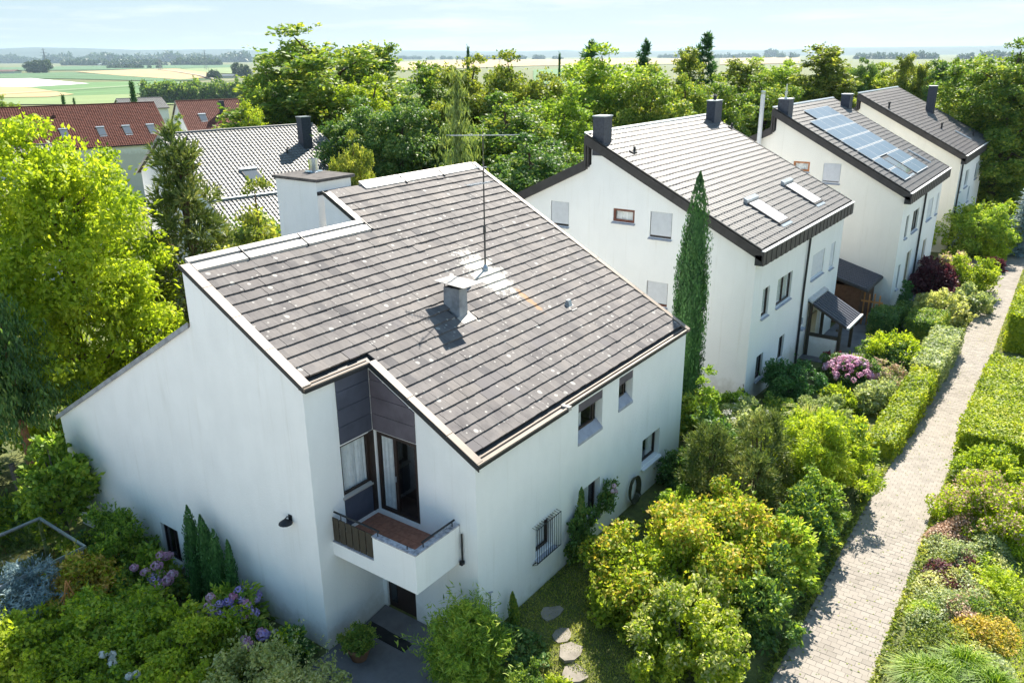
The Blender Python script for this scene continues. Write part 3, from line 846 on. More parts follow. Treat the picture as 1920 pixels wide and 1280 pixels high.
def lay_tiles(parent, tile, mat, spans, exposure, width, ridge_y, eave_y, plane, slope, n_objects=300, bond=True, seed=1, skip=None, sgn=1, jit=0.004, rot=None, dark_at=()):
    """spans(y)-> list of (x0,x1). Tiles as parts for the nearest ones, the remainder joined. sgn=1: roof rises with +Y."""
    rg = np.random.default_rng(seed)
    ang = math.atan(slope)
    stepy = exposure * math.cos(ang)
    T = []
    y = eave_y; row = 0
    while (y + stepy * .35 < ridge_y) if sgn > 0 else (y - stepy * .35 > ridge_y):
        for (x0, x1) in spans(y + sgn * stepy * .5):
            n = max(1, round((x1 - x0) / width)); wd = (x1 - x0) / n
            edges = [x0 + k * wd for k in range(n + 1)]
            if bond and row % 2:
                edges = [x0] + [x0 + (k + .5) * wd for k in range(n)] + [x1]
            for a, b in zip(edges[:-1], edges[1:]):
                cx = (a + b) / 2
                if skip and skip(cx, y + sgn * stepy * .5): continue
                T.append((cx, y, plane(y), b - a - 0.004))
        y += sgn * stepy; row += 1
    T = np.array(T)
    tv = np.array(tile.v); tf = np.array(tile.f)
    ca, sa = math.cos(ang), math.sin(ang)
    M = np.array([[1, 0, 0], [0, ca, -sa], [0, sa, ca]])
    if sgn < 0:
        M = np.array([[-1, 0, 0], [0, -ca, sa], [0, sa, ca]])
    org = ORG[parent.name]
    order = np.argsort(np.linalg.norm(T[:, :3] - (CAM if rot is None else CAM), axis=1))
    isdark = np.zeros(len(T), bool)
    for dx, dy in dark_at:
        isdark[np.argmin(np.abs(T[:, 0] - dx) + 1.4 * np.abs(T[:, 1] + stepy * .5 - dy))] = True
    order = np.array(sorted(order, key=lambda i: not isdark[i]))
    near = order[:n_objects]; rest = order[n_objects:]
    me = None
    rotm = Matrix([list(r) for r in M]).to_4x4()
    for i in near:
        x, yy, z, wd = T[i]
        if me is None:
            o = tile.build('roof_tile', mat, parent); o.data.transform(Matrix.Translation(tuple(org))); me = o.data
        else:
            o = bpy.data.objects.new('roof_tile', me); COL.objects.link(o); o.parent = parent
        j = rg.normal(0, jit, 3)
        mw = Matrix.Translation((x - org[0] + j[0], yy - org[1] + j[1] * 2, z - org[2])) @ rotm @ Matrix.Rotation(rg.normal(0, .004), 4, 'Z') @ Matrix.Diagonal((wd, 1, 1, 1))
        o.matrix_local = mw
        if isdark[i]:
            o.material_slots[0].link = 'OBJECT'; o.material_slots[0].material = MATS['new_tile']
    if len(rest):
        VV = np.repeat(tv[None], len(rest), 0) * np.stack([T[rest, 3], np.ones(len(rest)), np.ones(len(rest))], -1)[:, None, :]
        VV = VV @ M.T
        j = rg.normal(0, jit, (len(rest), 3)) * np.array([1, 2, 0.6])
        VV = VV + (T[rest, :3] - org + j)[:, None, :]
        FF = tf[None] + (np.arange(len(rest)) * len(tv))[:, None, None]
        o = link('roof_tile_field', poly_mesh('roof_tile_field', VV.reshape(-1, 3), FF.reshape(-1, tf.shape[1])), [mat], parent)
        tag(o, kind='stuff')

# ------------------------------------------------------------------ the near white house
SL = 0.543
def RP(y): return 5.25 + SL * y
XG, XR, YN, YB, XS, YR = -1.98, 11.2, 3.18, 7.12, 3.88, 8.62
house = empty('white_house', (4.6, 5.0, 0.0), 'near white rendered house with weathered grey tile roof and corner balcony', 'house', None)
mb = MB()
# front wall y=0
front_holes = [(4.42, 5.7, 4.2, 5.02), (6.66, 7.5, 4.38, 5.02), (2.4, 3.22, 1.42, 2.36), (8.37, 9.6, 1.45, 2.36), (4.62, 5.71, 1.2, 2.34)]
# upper windows sit in tall niches that run up to the eave
wall_pieces(mb, 'y', 0.0, [(0.0, 5.10), (XR, 5.10)], -0.6, [(4.42, 5.72, 3.92, 5.04), (6.66, 7.52, 4.08, 5.04), (2.4, 3.22, 1.42, 2.36), (8.37, 9.6, 1.42, 2.36), (4.62, 5.71, 1.2, 2.34)], 1, 0.24)
# corner walls: x=0 side of the notch, y=YN strip, gable x=XG, far gable x=XR
wall_pieces(mb, 'x', 0.0, [(0.0, RP(0) - .15), (YN, RP(YN) - .15)], -0.6, [(1.75, 3.1, 3.02, 5.2), (2.05, 3.05, 0.02, 2.2)], 1, 0.10)
wall_pieces(mb, 'y', YN, [(XG, RP(YN) - .12), (0.0, RP(YN) - .12)], -0.6, [(-1.07, -0.02, 3.02, 5.18)], 1, 0.10)
gprof = [(YN, RP(YN) - .1), (YB, RP(YB) - .08), (YB, 7.66), (15.07, 3.16)]
wall_pieces(mb, 'x', XG, gprof, -2.6, [(9.28, 10.14, 0.0, 1.13)], 1, 0.14)
wall_pieces(mb, 'x', XR, [(0, RP(0) - .1), (YR, RP(YR) - .1), (YR, 6.8), (15.07, 3.16)], -2.6, [], -1)
# back walls, steps behind the ridge
mb.add([(XG, YB, 7.5), (XS, YB, 7.5), (XS, YB, RP(YB) - .05), (XG, YB, RP(YB) - .05)], [(0, 1, 2, 3)])
mb.add([(XS, YR, 6.5), (XR, YR, 6.5), (XR, YR, RP(YR) - .05), (XS, YR, RP(YR) - .05)], [(0, 1, 2, 3)])
mb.add([(XG, 15.07, -2.6), (XR, 15.07, -2.6), (XR, 15.07, 3.1), (XG, 15.07, 3.1)], [(0, 1, 2, 3)])
mb.add([(XS, YB, 6.9), (XS, YR + .02, 6.6), (XS, YR + .02, RP(YR) - .05), (XS, YB, RP(YB) - .05)], [(0, 1, 2, 3)])
mb.build('wall', 'stucco_white', house)
# roof deck under the tiles (shaped to the footprint)
mb = MB()
for x0, x1, y0, y1 in ((0.02, XR, 0.0, YN), (XG + .03, XR, YN, YB), (XS + .02, XR, YB, YR)):
    mb.slab(x0, x1, y0, y1, RP, -.10, -.03)
roof = mb.build('roof', 'dark_trim', house)
def main_spans(y):
    x1 = XR - .12
    if y < YN + .12: return [(0.17, x1)]
    if y < YB - .22: return [(XG + .22, x1)]
    return [(XS + .18, x1)]
def chim_skip(x, y):
    return 3.5 < x < 4.05 and 3.2 < y < 3.9
lay_tiles(roof, flat_tile(), 'old_tile', main_spans, 0.33, 0.30, YR - .12, 0.17, RP, SL, 300, True, 11, chim_skip, jit=0.003, dark_at=[(1.9, 2.11), (2.18, 1.58), (2.45, 1.32), (2.75, 1.32), (2.96, 1.36), (2.28, 1.03), (2.63, .95), (1.94, 1.27), (1.63, 3.91), (3.44, 2.94), (2.88, 2.62), (5.12, 1.83), (5.47, 1.8), (10.17, 3.26), (10.54, 3.82), (7.16, .85), (.74, .35), (.4, .3), (-.23, 3.62)])
# edge sheet metal
def sheets(name, boxes, mat):
    for b in boxes:
        m = MB(); m.slab(*b[:4], RP, b[4], b[5]); m.build(name, mat, roof)
sheets('verge_sheet', [(XG - .05, XG + .2, y0, y1 - .012, .0, .085) for y0, y1 in ((YN - .06, 4.25), (4.25, 5.3), (5.3, 6.3), (6.3, YB - .02))], 'sheet_beige')
sheets('verge_trim', [(XG - .062, XG - .052, YN - .08, YB + .05, -.04, .07)], 'dark_trim')
sheets('verge_sheet', [(-.06, .15, y0, y1 - .012, .0, .085) for y0, y1 in ((-.1, .75), (.75, 1.9), (1.9, YN - .1))], 'sheet_beige')
sheets('verge_trim', [(-.08, -.062, -.16, YN - .06, -.07, .06)], 'dark_trim')
sheets('verge_sheet', [(XR - .10, XR + .08, y0, y1 - .012, .0, .085) for y0, y1 in ((-.1, 1.6), (1.6, 3.4), (3.4, 5.2), (5.2, 7.0), (7.0, YR + .1))], 'sheet_beige')
sheets('verge_sheet', [(XS - .05, XS + .16, YB + .14, YR - .1, .0, .085)], 'sheet_beige')
sheets('verge_trim', [(XS - .066, XS - .052, YB + .1, YR, -.05, .07)], 'dark_trim')
# ridge sheets with seams: the lower step and the upper step
for a, b in ((XG + .21, -.28), (-.28, 1.62), (1.62, XS + .12)):
    sheets('ridge_sheet', [(a, b - .03, YB - .30, YB - .1, .02, .095)], 'sheet_white')
    sheets('ridge_groove_shade', [(a, b - .03, YB - .098, YB - .015, .0, .05)], 'groove_shade')  # dark strip coloured as the groove's shadow
    sheets('ridge_cap', [(a - .02, b - .03, YB - .013, YB + .12, .0, .10)], 'sheet_white')
    sheets('seam', [(b - .03, b - .004, YB - .32, YB + .1, .0, .12)], 'dark_trim')
for a, b in ((5.4, 7.2), (7.2, 9.1), (9.1, XR - .16)):
    sheets('ridge_sheet', [(a, b - .03, YR - .24, YR - .05, .02, .095)], 'sheet_white')
    sheets('ridge_groove_shade', [(a, b - .03, YR - .048, YR - .02, .0, .06)], 'groove_shade')
    sheets('ridge_cap', [(a, b - .03, YR - .018, YR + .1, .0, .10)], 'sheet_white')
    sheets('seam', [(b - .03, b - .004, YR - .32, YR + .08, .0, .12)], 'dark_trim')
# eave gutters: front eave in two lengths, and the short one over the corner strip
def gutter(x0, x1, y, z, wdt, parent):
    m = MB()
    m.box((x0, y - wdt, z - .05), (x1, y - wdt + .05, z + .02)); m.box((x0, y + .02, z - .05), (x1, y + .07, z + .025))
    m.box((x0, y - wdt + .05, z - .05), (x1, y + .02, z - .02))
    g = m.build('gutter', 'sheet_beige', parent)
    m = MB(); m.box((x0, y - wdt - .012, z - .07), (x1, y - wdt - .002, z - .005)); m.box((x0, y - wdt - .02, z - .09), (x1, -.002 if y < 1 else YN - .002, z - .075))
    m.build('gutter_edge', 'dark_trim', parent)
gutter(-.06, 3.66, 0.02, RP(0) + .0, .17, roof)
gutter(3.70, XR + .06, 0.03, RP(0) + .01, .11, roof)
m = MB(); m.box((3.64, -.19, RP(0) - .06), (3.76, .06, RP(0) + .045)); m.build('gutter_joint', 'sheet_white', roof)
gutter(XG - .03, -.0, YN + .02, RP(YN) - .01, .13, roof)
# back roof slope behind the ridge
mb = MB()
def BP(y): return 7.72 - .565 * (y - YB)
mb.slab(XG - .04, XS, YB + .02, 15.2, BP, -.08, .02)
mb.slab(XS, XR + .03, YR + .02, 15.2, BP, -.08, .02)
mb.build('back_roof', 'old_tile', house)
mb = MB(); mb.slab(XG - .07, XG - .045, YB + .02, 15.22, BP, -.09, .05); mb.build('back_verge', 'concrete', house)
# large wall chimney
mb = MB()
mb.box((XS, 8.94, 6.4), (5.28, 10.8, 10.22))
chim = mb.build('chimney', 'stucco_white', house)
mb = MB(); mb.box((XS - .06, 8.84, 10.22), (5.38, 10.9, 10.31)); mb.build('chimney_cap', 'concrete_dark', chim)
mb = MB(); mb.box((XS + .001, 8.925, 9.82), (5.3, 8.939, 9.93)); mb.build('chimney_flashing', 'dark_trim', chim)
for x, y, r, h, m_ in ((4.85, 10.1, .06, .42, 'zinc'), (5.05, 10.35, .15, .40, 'chrome')):
    mb = MB(); mb.lathe((x, y, 10.31), [(r * 1.9, 0), (r * 1.9, .02), (r, .03), (r, h * .55), (r * 1.02, h * .56), (r * 1.02, h), (r * .8, h), (r * .8, h - .1)], 14)
    mb.build('flue_pipe', m_, chim, smooth=False)
# small roof chimney with its raised plate
mb = MB()
c0, c1, c2, c3 = 3.58, 3.93, 3.28, 3.84
mb.hexa([(c0, c2, RP(c2) - .1), (c1, c2, RP(c2) - .1), (c1, c3, RP(c3) - .1), (c0, c3, RP(c3) - .1),
         (c0 + .01, c2 + .01, 7.86), (c1 - .01, c2 + .01, 7.86), (c1 - .01, c3 - .01, 7.86), (c0 + .01, c3 - .01, 7.86)])
sch = mb.build('roof_chimney', 'concrete', house)
mb = MB(); mb.box((c0 + .05, c2 + .05, 7.861), (c1 - .05, c3 - .05, 7.875)); mb.build('flue_opening', 'rubber', sch)
mb = MB()
for x in (c0 + .03, c1 - .03):
    for y in (c2 + .04, (c2 + c3) / 2, c3 - .04):
        mb.box((x - .01, y - .01, 7.85), (x + .01, y + .01, 8.0))
mb.build('plate_strut', 'iron', sch)
mb = MB(); mb.hexa([(3.38, 2.96, 7.985), (4.16, 2.92, 7.985), (4.18, 4.02, 8.015), (3.46, 4.06, 8.015), (3.38, 2.96, 8.0), (4.16, 2.92, 8.0), (4.18, 4.02, 8.03), (3.46, 4.06, 8.03)])
mb.build('cover_plate', 'sheet_white', sch)
mb = MB(); mb.slab(c0 - .1, c1 + .12, c2 - .22, c2 + .02, RP, .05, .065); mb.slab(c1 + .002, c1 + .12, c2 + .02, c3 + .1, RP, .05, .065); mb.build('lead_apron', 'sheet_white', sch)
# roof vent
mb = MB(); vx, vy = 7.65, 2.3
mb.slab(vx - .14, vx + .16, vy - .18, vy + .12, RP, .05, .068, 0)
mb.hexa([(vx - .08, vy - .04, RP(vy - .04) + .06), (vx + .08, vy - .04, RP(vy - .04) + .06), (vx + .08, vy + .14, RP(vy + .14) + .06), (vx - .08, vy + .14, RP(vy + .14) + .06),
         (vx - .08, vy + .02, RP(vy) + .24), (vx + .08, vy + .02, RP(vy) + .24), (vx + .08, vy + .1, RP(vy) + .24), (vx - .08, vy + .1, RP(vy) + .24)], 1)
mb.build('roof_vent', ['sheet_white', 'zinc'], house)

# cladding panels in the balcony corner
def panels(axis, c, u0, u1, zs, topf, sgn, mat, nm='cladding_panel', cuts=()):
    for za, zb in zip(zs[:-1], zs[1:]):
        g = .006
        xs_ = np.linspace(u0 + g, u1 - g, 25)
        tops = [min(zb - g, topf(x) - g) for x in xs_]
        keep_ = [(x, t) for x, t in zip(xs_, tops) if t > za + g + .004]
        if len(keep_) < 3: continue
        pts = [(keep_[0][0], za + g), (keep_[-1][0], za + g)] + [(x, t) for x, t in reversed(keep_)]
        clean = []
        for i, p in enumerate(pts):                    # drop collinear points
            if 2 <= i < len(pts) - 1:
                q0, q1 = pts[i - 1], pts[i + 1]
                if abs((p[0] - q0[0]) * (q1[1] - q0[1]) - (p[1] - q0[1]) * (q1[0] - q0[0])) < 1e-5: continue
            clean.append(p)
        P = (lambda u, d, z: (c + d, u, z)) if axis == 'x' else (lambda u, d, z: (u, c + d, z))
        n_ = len(clean)
        m = MB(); d0, d1 = sgn * .004, sgn * .026
        m.add([P(u, d0, z) for u, z in clean] + [P(u, d1, z) for u, z in clean],
              [tuple(range(n_)), tuple(range(2 * n_ - 1, n_ - 1, -1))] + [(i, (i + 1) % n_, n_ + (i + 1) % n_, n_ + i) for i in range(n_)])
        m.build(nm, mat, house)
panels('y', YN, -1.07, -.03, [5.22, 5.66, 6.10, 6.54, 6.92], lambda u: 6.83, -1, 'slate_panel')
panels('x', 0.0, 1.75, YN - .03, [5.22, 5.66, 6.10, 6.54, 7.0], lambda u: RP(u) - .18, -1, 'slate_panel_warm')
panels('y', YN, -1.07, -.16, [3.02, 3.82], lambda u: 9, -1, 'slate_panel')
# balcony window, corner post and door
window(house, 'y', YN, -1.07, -.16, 3.86, 5.18, 1, 0.08, 'brown_frame', (), .05, True, 'glass', 'sheet_white', [(0.04, .97)], sill_out=.04)
mb = MB(); mb.box((-.15, YN - .03, 3.02), (.04, YN + .1, 5.2)); mb.build('corner_post', 'brown_frame', house)
window(house, 'x', 0.0, 1.78, 3.08, 3.03, 5.18, 1, 0.08, 'brown_frame', (.55,), .08, False, 'glass', curtain=[(.62, .94)], name='balcony_door')
mb = MB(); mb.box((-.035, 2.45, 4.0), (-.01, 2.48, 4.14)); mb.build('door_handle', 'zinc', house)
# entrance door under the balcony
mb = MB(); bx('x', 0.0, 2.05, 3.05, 0.02, 2.2, .06, .10, mb); en = mb.build('entrance_door', 'brown_frame', house)
mb = MB(); bx('x', 0.0, 2.75, 2.95, 0.3, 2.0, .045, .058, mb); mb.build('pane', 'dark_glass', en)
# front wall windows
for (u0, u1, z0) in ((4.42, 5.72, 3.92), (6.66, 7.52, 4.08)):
    m = MB(); m.box((u0 + .002, .02, 4.78), (u1 - .002, .10, 5.04)); m.build('cladding_panel', 'slate_panel_warm', house)
    m = MB()
    m.hexa([(u0 - .0, -.03, z0 - .1), (u1 + .0, -.03, z0 - .1), (u1, .2, z0 - .1), (u0, .2, z0 - .1), (u0, -.03, z0 - .02), (u1, -.03, z0 - .02), (u1, .2, z0 + .20), (u0, .2, z0 + .20)])
    m.build('sloped_sill', 'sill_grey', house)
window(house, 'y', 0.0, 4.42, 5.52, 4.12, 4.78, 1, 0.22, 'brown_frame', (), .06, False, 'glass', curtain=[(.05, .5)])
window(house, 'y', 0.0, 6.66, 7.3, 4.28, 4.78, 1, 0.22, 'brown_frame', (), .06, False, 'glass')
window(house, 'y', 0.0, 2.4, 3.22, 1.42, 2.36, 1, 0.22, 'brown_frame', (), .06, True, 'glass', curtain=[(.05, .95)])
window(house, 'y', 0.0, 8.37, 9.6, 1.42, 2.36, 1, 0.22, 'brown_frame', (), .06, True, 'glass', 'white_frame', curtain=[(.02, .4), (.7, .98)])
window(house, 'y', 0.0, 4.62, 5.71, 1.2, 2.34, 1, 0.22, 'brown_frame', (), .07, True, 'glass', curtain=[(.05, .8)])
window(house, 'x', XG, 9.28, 10.14, 0.0, 1.13, 1, 0.14, 'brown_frame', (.42,), .05, True, 'glass', curtain=[(.1, .45)])
# window grille of bent bars
mb = MB()
gx0, gx1, gz0, gz1 = 2.24, 3.36, 1.30, 2.42
for k in range(12):
    u = gx0 + (gx1 - gx0) * k / 11
    mb.tube([(u, -.01, gz1), (u, -.16, gz1 - .02), (u, -.17, gz0 + .08), (u, -.02, gz0)], .009, 5)
for z, y in ((gz1 - .01, -.165), (gz0 + .09, -.165), (gz0 + .01, -.02)):
    mb.tube([(gx0, y, z), (gx1, y, z)], .012, 5)
mb.build('window_grille', 'iron', house)
# thin conduit on the front corner
mb = MB(); mb.tube([(.42, -.03, .2), (.42, -.03, 1.55)], .014, 6); mb.tube([(.36, -.03, 1.62), (.5, -.03, 1.56)], .02, 6); mb.build('conduit', 'sill_grey', house)
mb = MB(); mb.tube([(-.05, .42, 2.5), (-.05, .42, 3.3)], .025, 6); mb.box((-.12, .38, 2.48), (-.02, .46, 2.58)); mb.build('drain_spout', 'iron', house)

# balcony
X0, Y0 = -1.54, 0.5
mb = MB()
mb.box((X0, Y0, 2.5), (-.002, YN - .002, 2.86))
mb.box((X0, Y0, 2.861), (-.03, Y0 + .14, 3.49)); mb.box((X0, Y0 + .141, 2.861), (X0 + .14, 1.81, 3.49))
balc = mb.build('balcony', 'stucco_white', house)
tn = 0
for i in range(6):
    for j in range(9):
        xa = X0 + .15 + i * .23; ya = Y0 + .16 + j * .29
        m = MB(); m.box((xa, ya, 2.865), (xa + .222, min(ya + .282, YN - .01), 2.905)); m.build('floor_tile', 'terracotta', balc)
m = MB(); m.box((X0 + .142, Y0 + .142, 2.862), (-.01, YN - .01, 2.89)); m.build('tile_bed', 'grout', balc)
pmat('stained_coping', (0.42, 0.40, 0.42), 0.9, 0.6, 9, 0.3, 40)
m = MB(); m.box((X0 - .015, Y0 - .015, 3.491), (-.03, Y0 + .155, 3.52)); m.box((X0 - .015, Y0 + .156, 3.491), (X0 + .155, 1.825, 3.52)); m.box((X0 - .01, 1.826, 2.862), (X0 + .145, YN - .01, 2.885))
m.build('coping', 'stained_coping', balc)
for k in range(6):
    ya = 1.86 + k * .222
    m = MB(); m.box((X0 + .03, ya, 2.90), (X0 + .055, ya + .19, 3.52)); m.build('railing_slat', 'wood_dark', balc)
m = MB(); m.box((X0 + .056, 1.84, 3.30), (X0 + .09, YN - .03, 3.35)); m.box((X0 + .056, 1.84, 3.0), (X0 + .09, YN - .03, 3.05)); m.build('rail_batten', 'iron', balc)
m = MB()
m.tube([(X0 + .07, 1.66, 3.66), (X0 + .07, 3.12, 3.66)], .024, 8); m.tube([(X0 + .07, 1.7, 3.5), (X0 + .07, 1.7, 3.66)], .014, 6); m.tube([(X0 + .07, 2.9, 3.3), (X0 + .07, 2.9, 3.66)], .014, 6)
m.tube([(X0 + .3, Y0 + .07, 3.66), (-.12, Y0 + .07, 3.66)], .024, 8)
for x in (X0 + .34, -.2): m.tube([(x, Y0 + .07, 3.5), (x, Y0 + .07, 3.66)], .014, 6)
m.tube([(X0 + .07, Y0 + .3, 3.5), (X0 + .07, Y0 + .3, 3.6)], .014, 6)
m.build('handrail', 'iron', balc)
# gable lamp
lamp = empty('wall_lamp', (XG, 4.09, 3.3), 'small dark lantern lamp on the blank gable wall of the near house', 'lamp')
mb = MB(); mb.lathe((XG - .16, 4.09, 3.26), [(.02, 0), (.05, .02), (.05, .10), (.03, .11)], 10); mb.build('bulb_holder', 'iron', lamp)
mb = MB(); mb.lathe((XG - .16, 4.09, 3.34), [(.17, 0), (.16, .02), (.05, .10), (.02, .13)], 12); mb.build('lamp_shade', 'iron', lamp)
mb = MB(); mb.tube([(XG, 4.09, 3.42), (XG - .1, 4.09, 3.5), (XG - .16, 4.09, 3.46)], .015, 6); mb.box((XG - .02, 4.03, 3.36), (XG - .001, 4.15, 3.5)); mb.build('bracket', 'iron', lamp)
# TV aerial
ax, ay = 6.22, 4.42
aer = empty('tv_aerial', (ax, ay, RP(ay)), 'tall thin television aerial mast standing on the near tiled roof', 'aerial')
mb = MB(); mb.tube([(ax, ay, RP(ay)), (ax, ay, 8.9)], .028, 8); mb.tube([(ax, ay, 8.9), (ax, ay, 10.9)], .022, 8); mb.tube([(ax, ay, 10.9), (ax, ay, 11.75)], .014, 6)
mb.lathe((ax, ay, 8.78), [(.04, 0), (.045, .02), (.045, .2), (.03, .22)], 8); mb.build('mast', 'bark_grey', aer)
mb = MB(); mb.lathe((ax, ay, RP(ay) + .0), [(.11, -.05), (.09, .1), (.035, .2)], 10); mb.build('mast_foot', 'zinc', aer)
def yagi(z, az_, length, n, el, off, name, el2=None):
    d = np.array([math.cos(az_), math.sin(az_), 0]); e = np.array([-d[1], d[0], 0])
    b = np.array([ax, ay, z])
    m = MB(); m.tube([b - d * off, b + d * (length - off)], .012, 6)
    for k in range(n):
        c = b + d * (-off + length * (k + .5) / n); L = el * (1 - .25 * k / n)
        m.tube([c - e * L / 2, c + e * L / 2], .006, 4)
    m.build(name, 'white_metal', aer)
yagi(11.62, math.radians(215), .35, 2, 2.1, .16, 'dipole')
yagi(10.72, math.radians(150), 1.15, 13, .26, .1, 'yagi_antenna')
yagi(10.28, math.radians(175), .95, 8, .42, .25, 'yagi_antenna')
# ------------------------------------------------------------------ the row houses behind
def skylight(parent, pl, x0, x1, y0, y1, roller=True, pane='sky_glass', pname='pane'):
    m = MB(); m.slab(x0, x1, y0, y1, pl, .03, .13)
    sk = m.build('skylight', 'fascia_brown', parent)
    m = MB(); m.slab(x0 + .08, x1 - .08, y0 + .1, y1 - .08, pl, .131, .14); m.build(pname, pane, sk)
    if roller:
        m = MB(); m.slab(x0 - .04, x1 + .04, y1 - .02, y1 + .16, pl, .04, .24); m.build('roller_box', 'zinc', sk)
    m = MB(); m.slab(x0 + .05, x1 - .05, y0 - .14, y0 - .002, pl, .05, .08); m.build('apron', 'zinc', sk)
def clad_chimney(parent, x0, x1, y0, y1, z0, z1, flue=None, name='chimney'):
    m = MB(); m.box((x0, y0, z0), (x1, y1, z1)); c = m.build(name, 'slate_clad', parent)
    m = MB(); m.box((x0 - .03, y0 - .03, z1 + .001), (x1 + .03, y1 + .03, z1 + .05)); m.build('chimney_cap', 'zinc', c)
    if flue:
        m = MB(); m.lathe(((x0 + x1) / 2, (y0 + y1) / 2, z1 + .05), [(.09, 0), (.09, flue), (.14, flue + .02), (.02, flue + .12)], 10); m.build('flue_pipe', flue and 'dark_trim', c)
def row_house(nm, label, x0, y0, L, zf, slope, ady, drop, bslope, blen, wallmat, frontmat, tmat, n_obj, front_holes, gable_holes, zb=-1.6, slats=True, over=0.2):
    h = empty(nm, (x0 + L / 2, y0 + 5, 0), label, 'house', 'white row houses stepping along the path')
    x1 = x0 + L
    ya = y0 + ady; za = zf + slope * ady
    yb = ya + blen; zbk = za - drop - bslope * blen
    mb = MB()
    wall_pieces(mb, 'x', x0, [(y0, zf), (ya, za), (ya, za - drop), (yb, zbk)], zb - .06 * blen, gable_holes, 1, .12)
    wall_pieces(mb, 'x', x1, [(y0, zf), (ya, za), (ya, za - drop), (yb, zbk)], zb - .06 * blen, [], -1)
    mb.add([(x0, yb, zb - 1), (x1, yb, zb - 1), (x1, yb, zbk), (x0, yb, zbk)], [(0, 1, 2, 3)])
    mb.build('gable_wall', wallmat, h)
    mb = MB(); wall_pieces(mb, 'y', y0, [(x0, zf), (x1, zf)], zb, front_holes, 1, .14); mb.build('front_wall', frontmat, h)
    pl = lambda y: zf + .30 + slope * (y - y0)
    rx0, rx1, ye, yt = x0 - over, x1 + over, y0 - .30, ya + .18
    mb = MB(); mb.slab(rx0 + .02, rx1 - .02, ye + .02, yt - .02, pl, -.12, -.03)
    mb.box((rx0 + .04, yt - .1, za - drop - .1), (rx1 - .04, yt - .03, pl(yt) - .1))
    rf = mb.build('roof', 'fascia_brown', h)
    lay_tiles(rf, wave_tile(), tmat, lambda y: [(rx0 + .06, rx1 - .06)], .335, .30, yt, ye + .12, pl, slope, n_obj, False, 3, jit=.002)
    # verge boards, apex drop boards, back verge
    for xx in (rx0, x1 + .001):
        mb = MB(); mb.slab(xx, xx + over - .002, ye, yt, pl, -.42, -.005); mb.build('verge_board', 'fascia_brown', rf)
        mb = MB(); mb.box((xx, yt + .001, za - drop - .2), (xx + over - .002, yt + .10, pl(yt) - .01)); mb.build('apex_board', 'fascia_brown', rf)
        bp = lambda y: za - drop + .28 - bslope * (y - ya)
        mb = MB(); mb.slab(xx, xx + over - .002, yt + .101, yb + .3, bp, -.40, .03); mb.build('verge_board', 'fascia_brown', rf)
        mb = MB(); mb.slab(xx - .012, xx + .1, ye + .05, yt, pl, .04, .075); mb.build('verge_edge', 'dark_trim', rf)
    bp = lambda y: za - drop + .28 - bslope * (y - ya)
    mb = MB(); mb.slab(rx0 + over, x1, yt + .02, yb + .3, bp, -.1, .02); mb.build('back_roof', tmat, h)
    mb = MB(); mb.slab(rx0, rx1, yt - .02, yt + .1, pl, .03, .085); mb.build('ridge_cap', 'zinc', rf)
    # eave fascia of ribbed boards
    zt, zl = pl(ye) - .0, pl(ye) - .58
    n = int((rx1 - rx0) / .30)
    wd = (rx1 - rx0) / n
    if slats:
        sme = None
        for k in range(n):
            m = MB(); xa = rx0 + k * wd
            m.box((xa + .012, ye - .05 - (.02 if k % 2 else 0), zl), (xa + wd - .012, ye - .002, zt)); m.build('fascia_board', 'fascia_brown', rf)
    else:
        m = MB()
        for k in range(n):
            xa = rx0 + k * wd
            m.box((xa + .012, ye - .05 - (.02 if k % 2 else 0), zl), (xa + wd - .012, ye - .002, zt))
        tag(m.build('fascia_boards', 'fascia_brown', rf), kind='stuff')
    m = MB(); m.box((rx0 + .01, ye + .0, zl + .01), (rx1 - .01, ye + .02, zt)); m.box((rx0, ye + .021, zl), (rx0 + .03, y0, zl + .42)); m.box((rx0 + .03, ye + .021, zl + .0), (rx1 - .03, y0 - .001, zl + .02)); m.build('fascia_backing', 'dark_trim', rf)
    m = MB(); m.box((rx0 - .01, ye - .09, zt + .001), (rx1 + .01, ye + .05, zt + .035)); m.build('gutter', 'white_metal', rf)
    return h, rf, pl
# --- second house
H2F = [(20.0, 20.85, 3.18, 4.45), (21.87, 23.9, 3.18, 4.45), (20.0, 20.84, .32, 1.44), (22.92, 23.68, .34, 1.48), (26.95, 29.0, 3.28, 4.52), (30.1, 30.9, 3.15, 4.5)]
H2G = [(9.27, 10.24, 6.32, 7.42), (5.94, 6.99, 6.83, 7.4), (4.18, 5.19, 6.34, 7.44), (4.2, 5.2, 3.33, 4.4)]
h2, h2r, pl2 = row_house('row_house', 'white house with pale grey wave tile roof and two skylights, right behind the near house', 18.79, .45, 13.25, 6.21, .50, 7.7, .87, .48, 7.0,
                         'stucco_fresh', 'stucco_fresh', 'grey_tile', 300, H2F, H2G)
for i, (u0, u1, z0, z1) in enumerate(H2F):
    st = 'shutter' if i >= 4 else 'glass'
    window(h2, 'y', .45, u0, u1, z0, z1, 1, .14, 'brown_frame' if i < 4 else 'white_frame', (.5,) if u1 - u0 > 1.5 else (), .07, True, st, 'sill_grey', [(.05, .95)] if st == 'glass' and z0 > 3 else False, sill_out=.09)
window(h2, 'x', 18.79, 9.27, 10.24, 6.32, 7.42, 1, .12, 'brown_frame', (), .05, True, 'shutter', 'sill_grey')
window(h2, 'x', 18.79, 5.94, 6.99, 6.83, 7.40, 1, .10, 'red_frame', (), .10, True, 'glass', 'sill_grey', [(.02, .98)])
window(h2, 'x', 18.79, 4.18, 5.19, 6.34, 7.44, 1, .12, 'brown_frame', (), .05, True, 'shutter', 'sill_grey')
window(h2, 'x', 18.79, 4.2, 5.2, 3.33, 4.40, 1, .12, 'red_frame', (), .07, True, 'shutter', 'sill_grey')
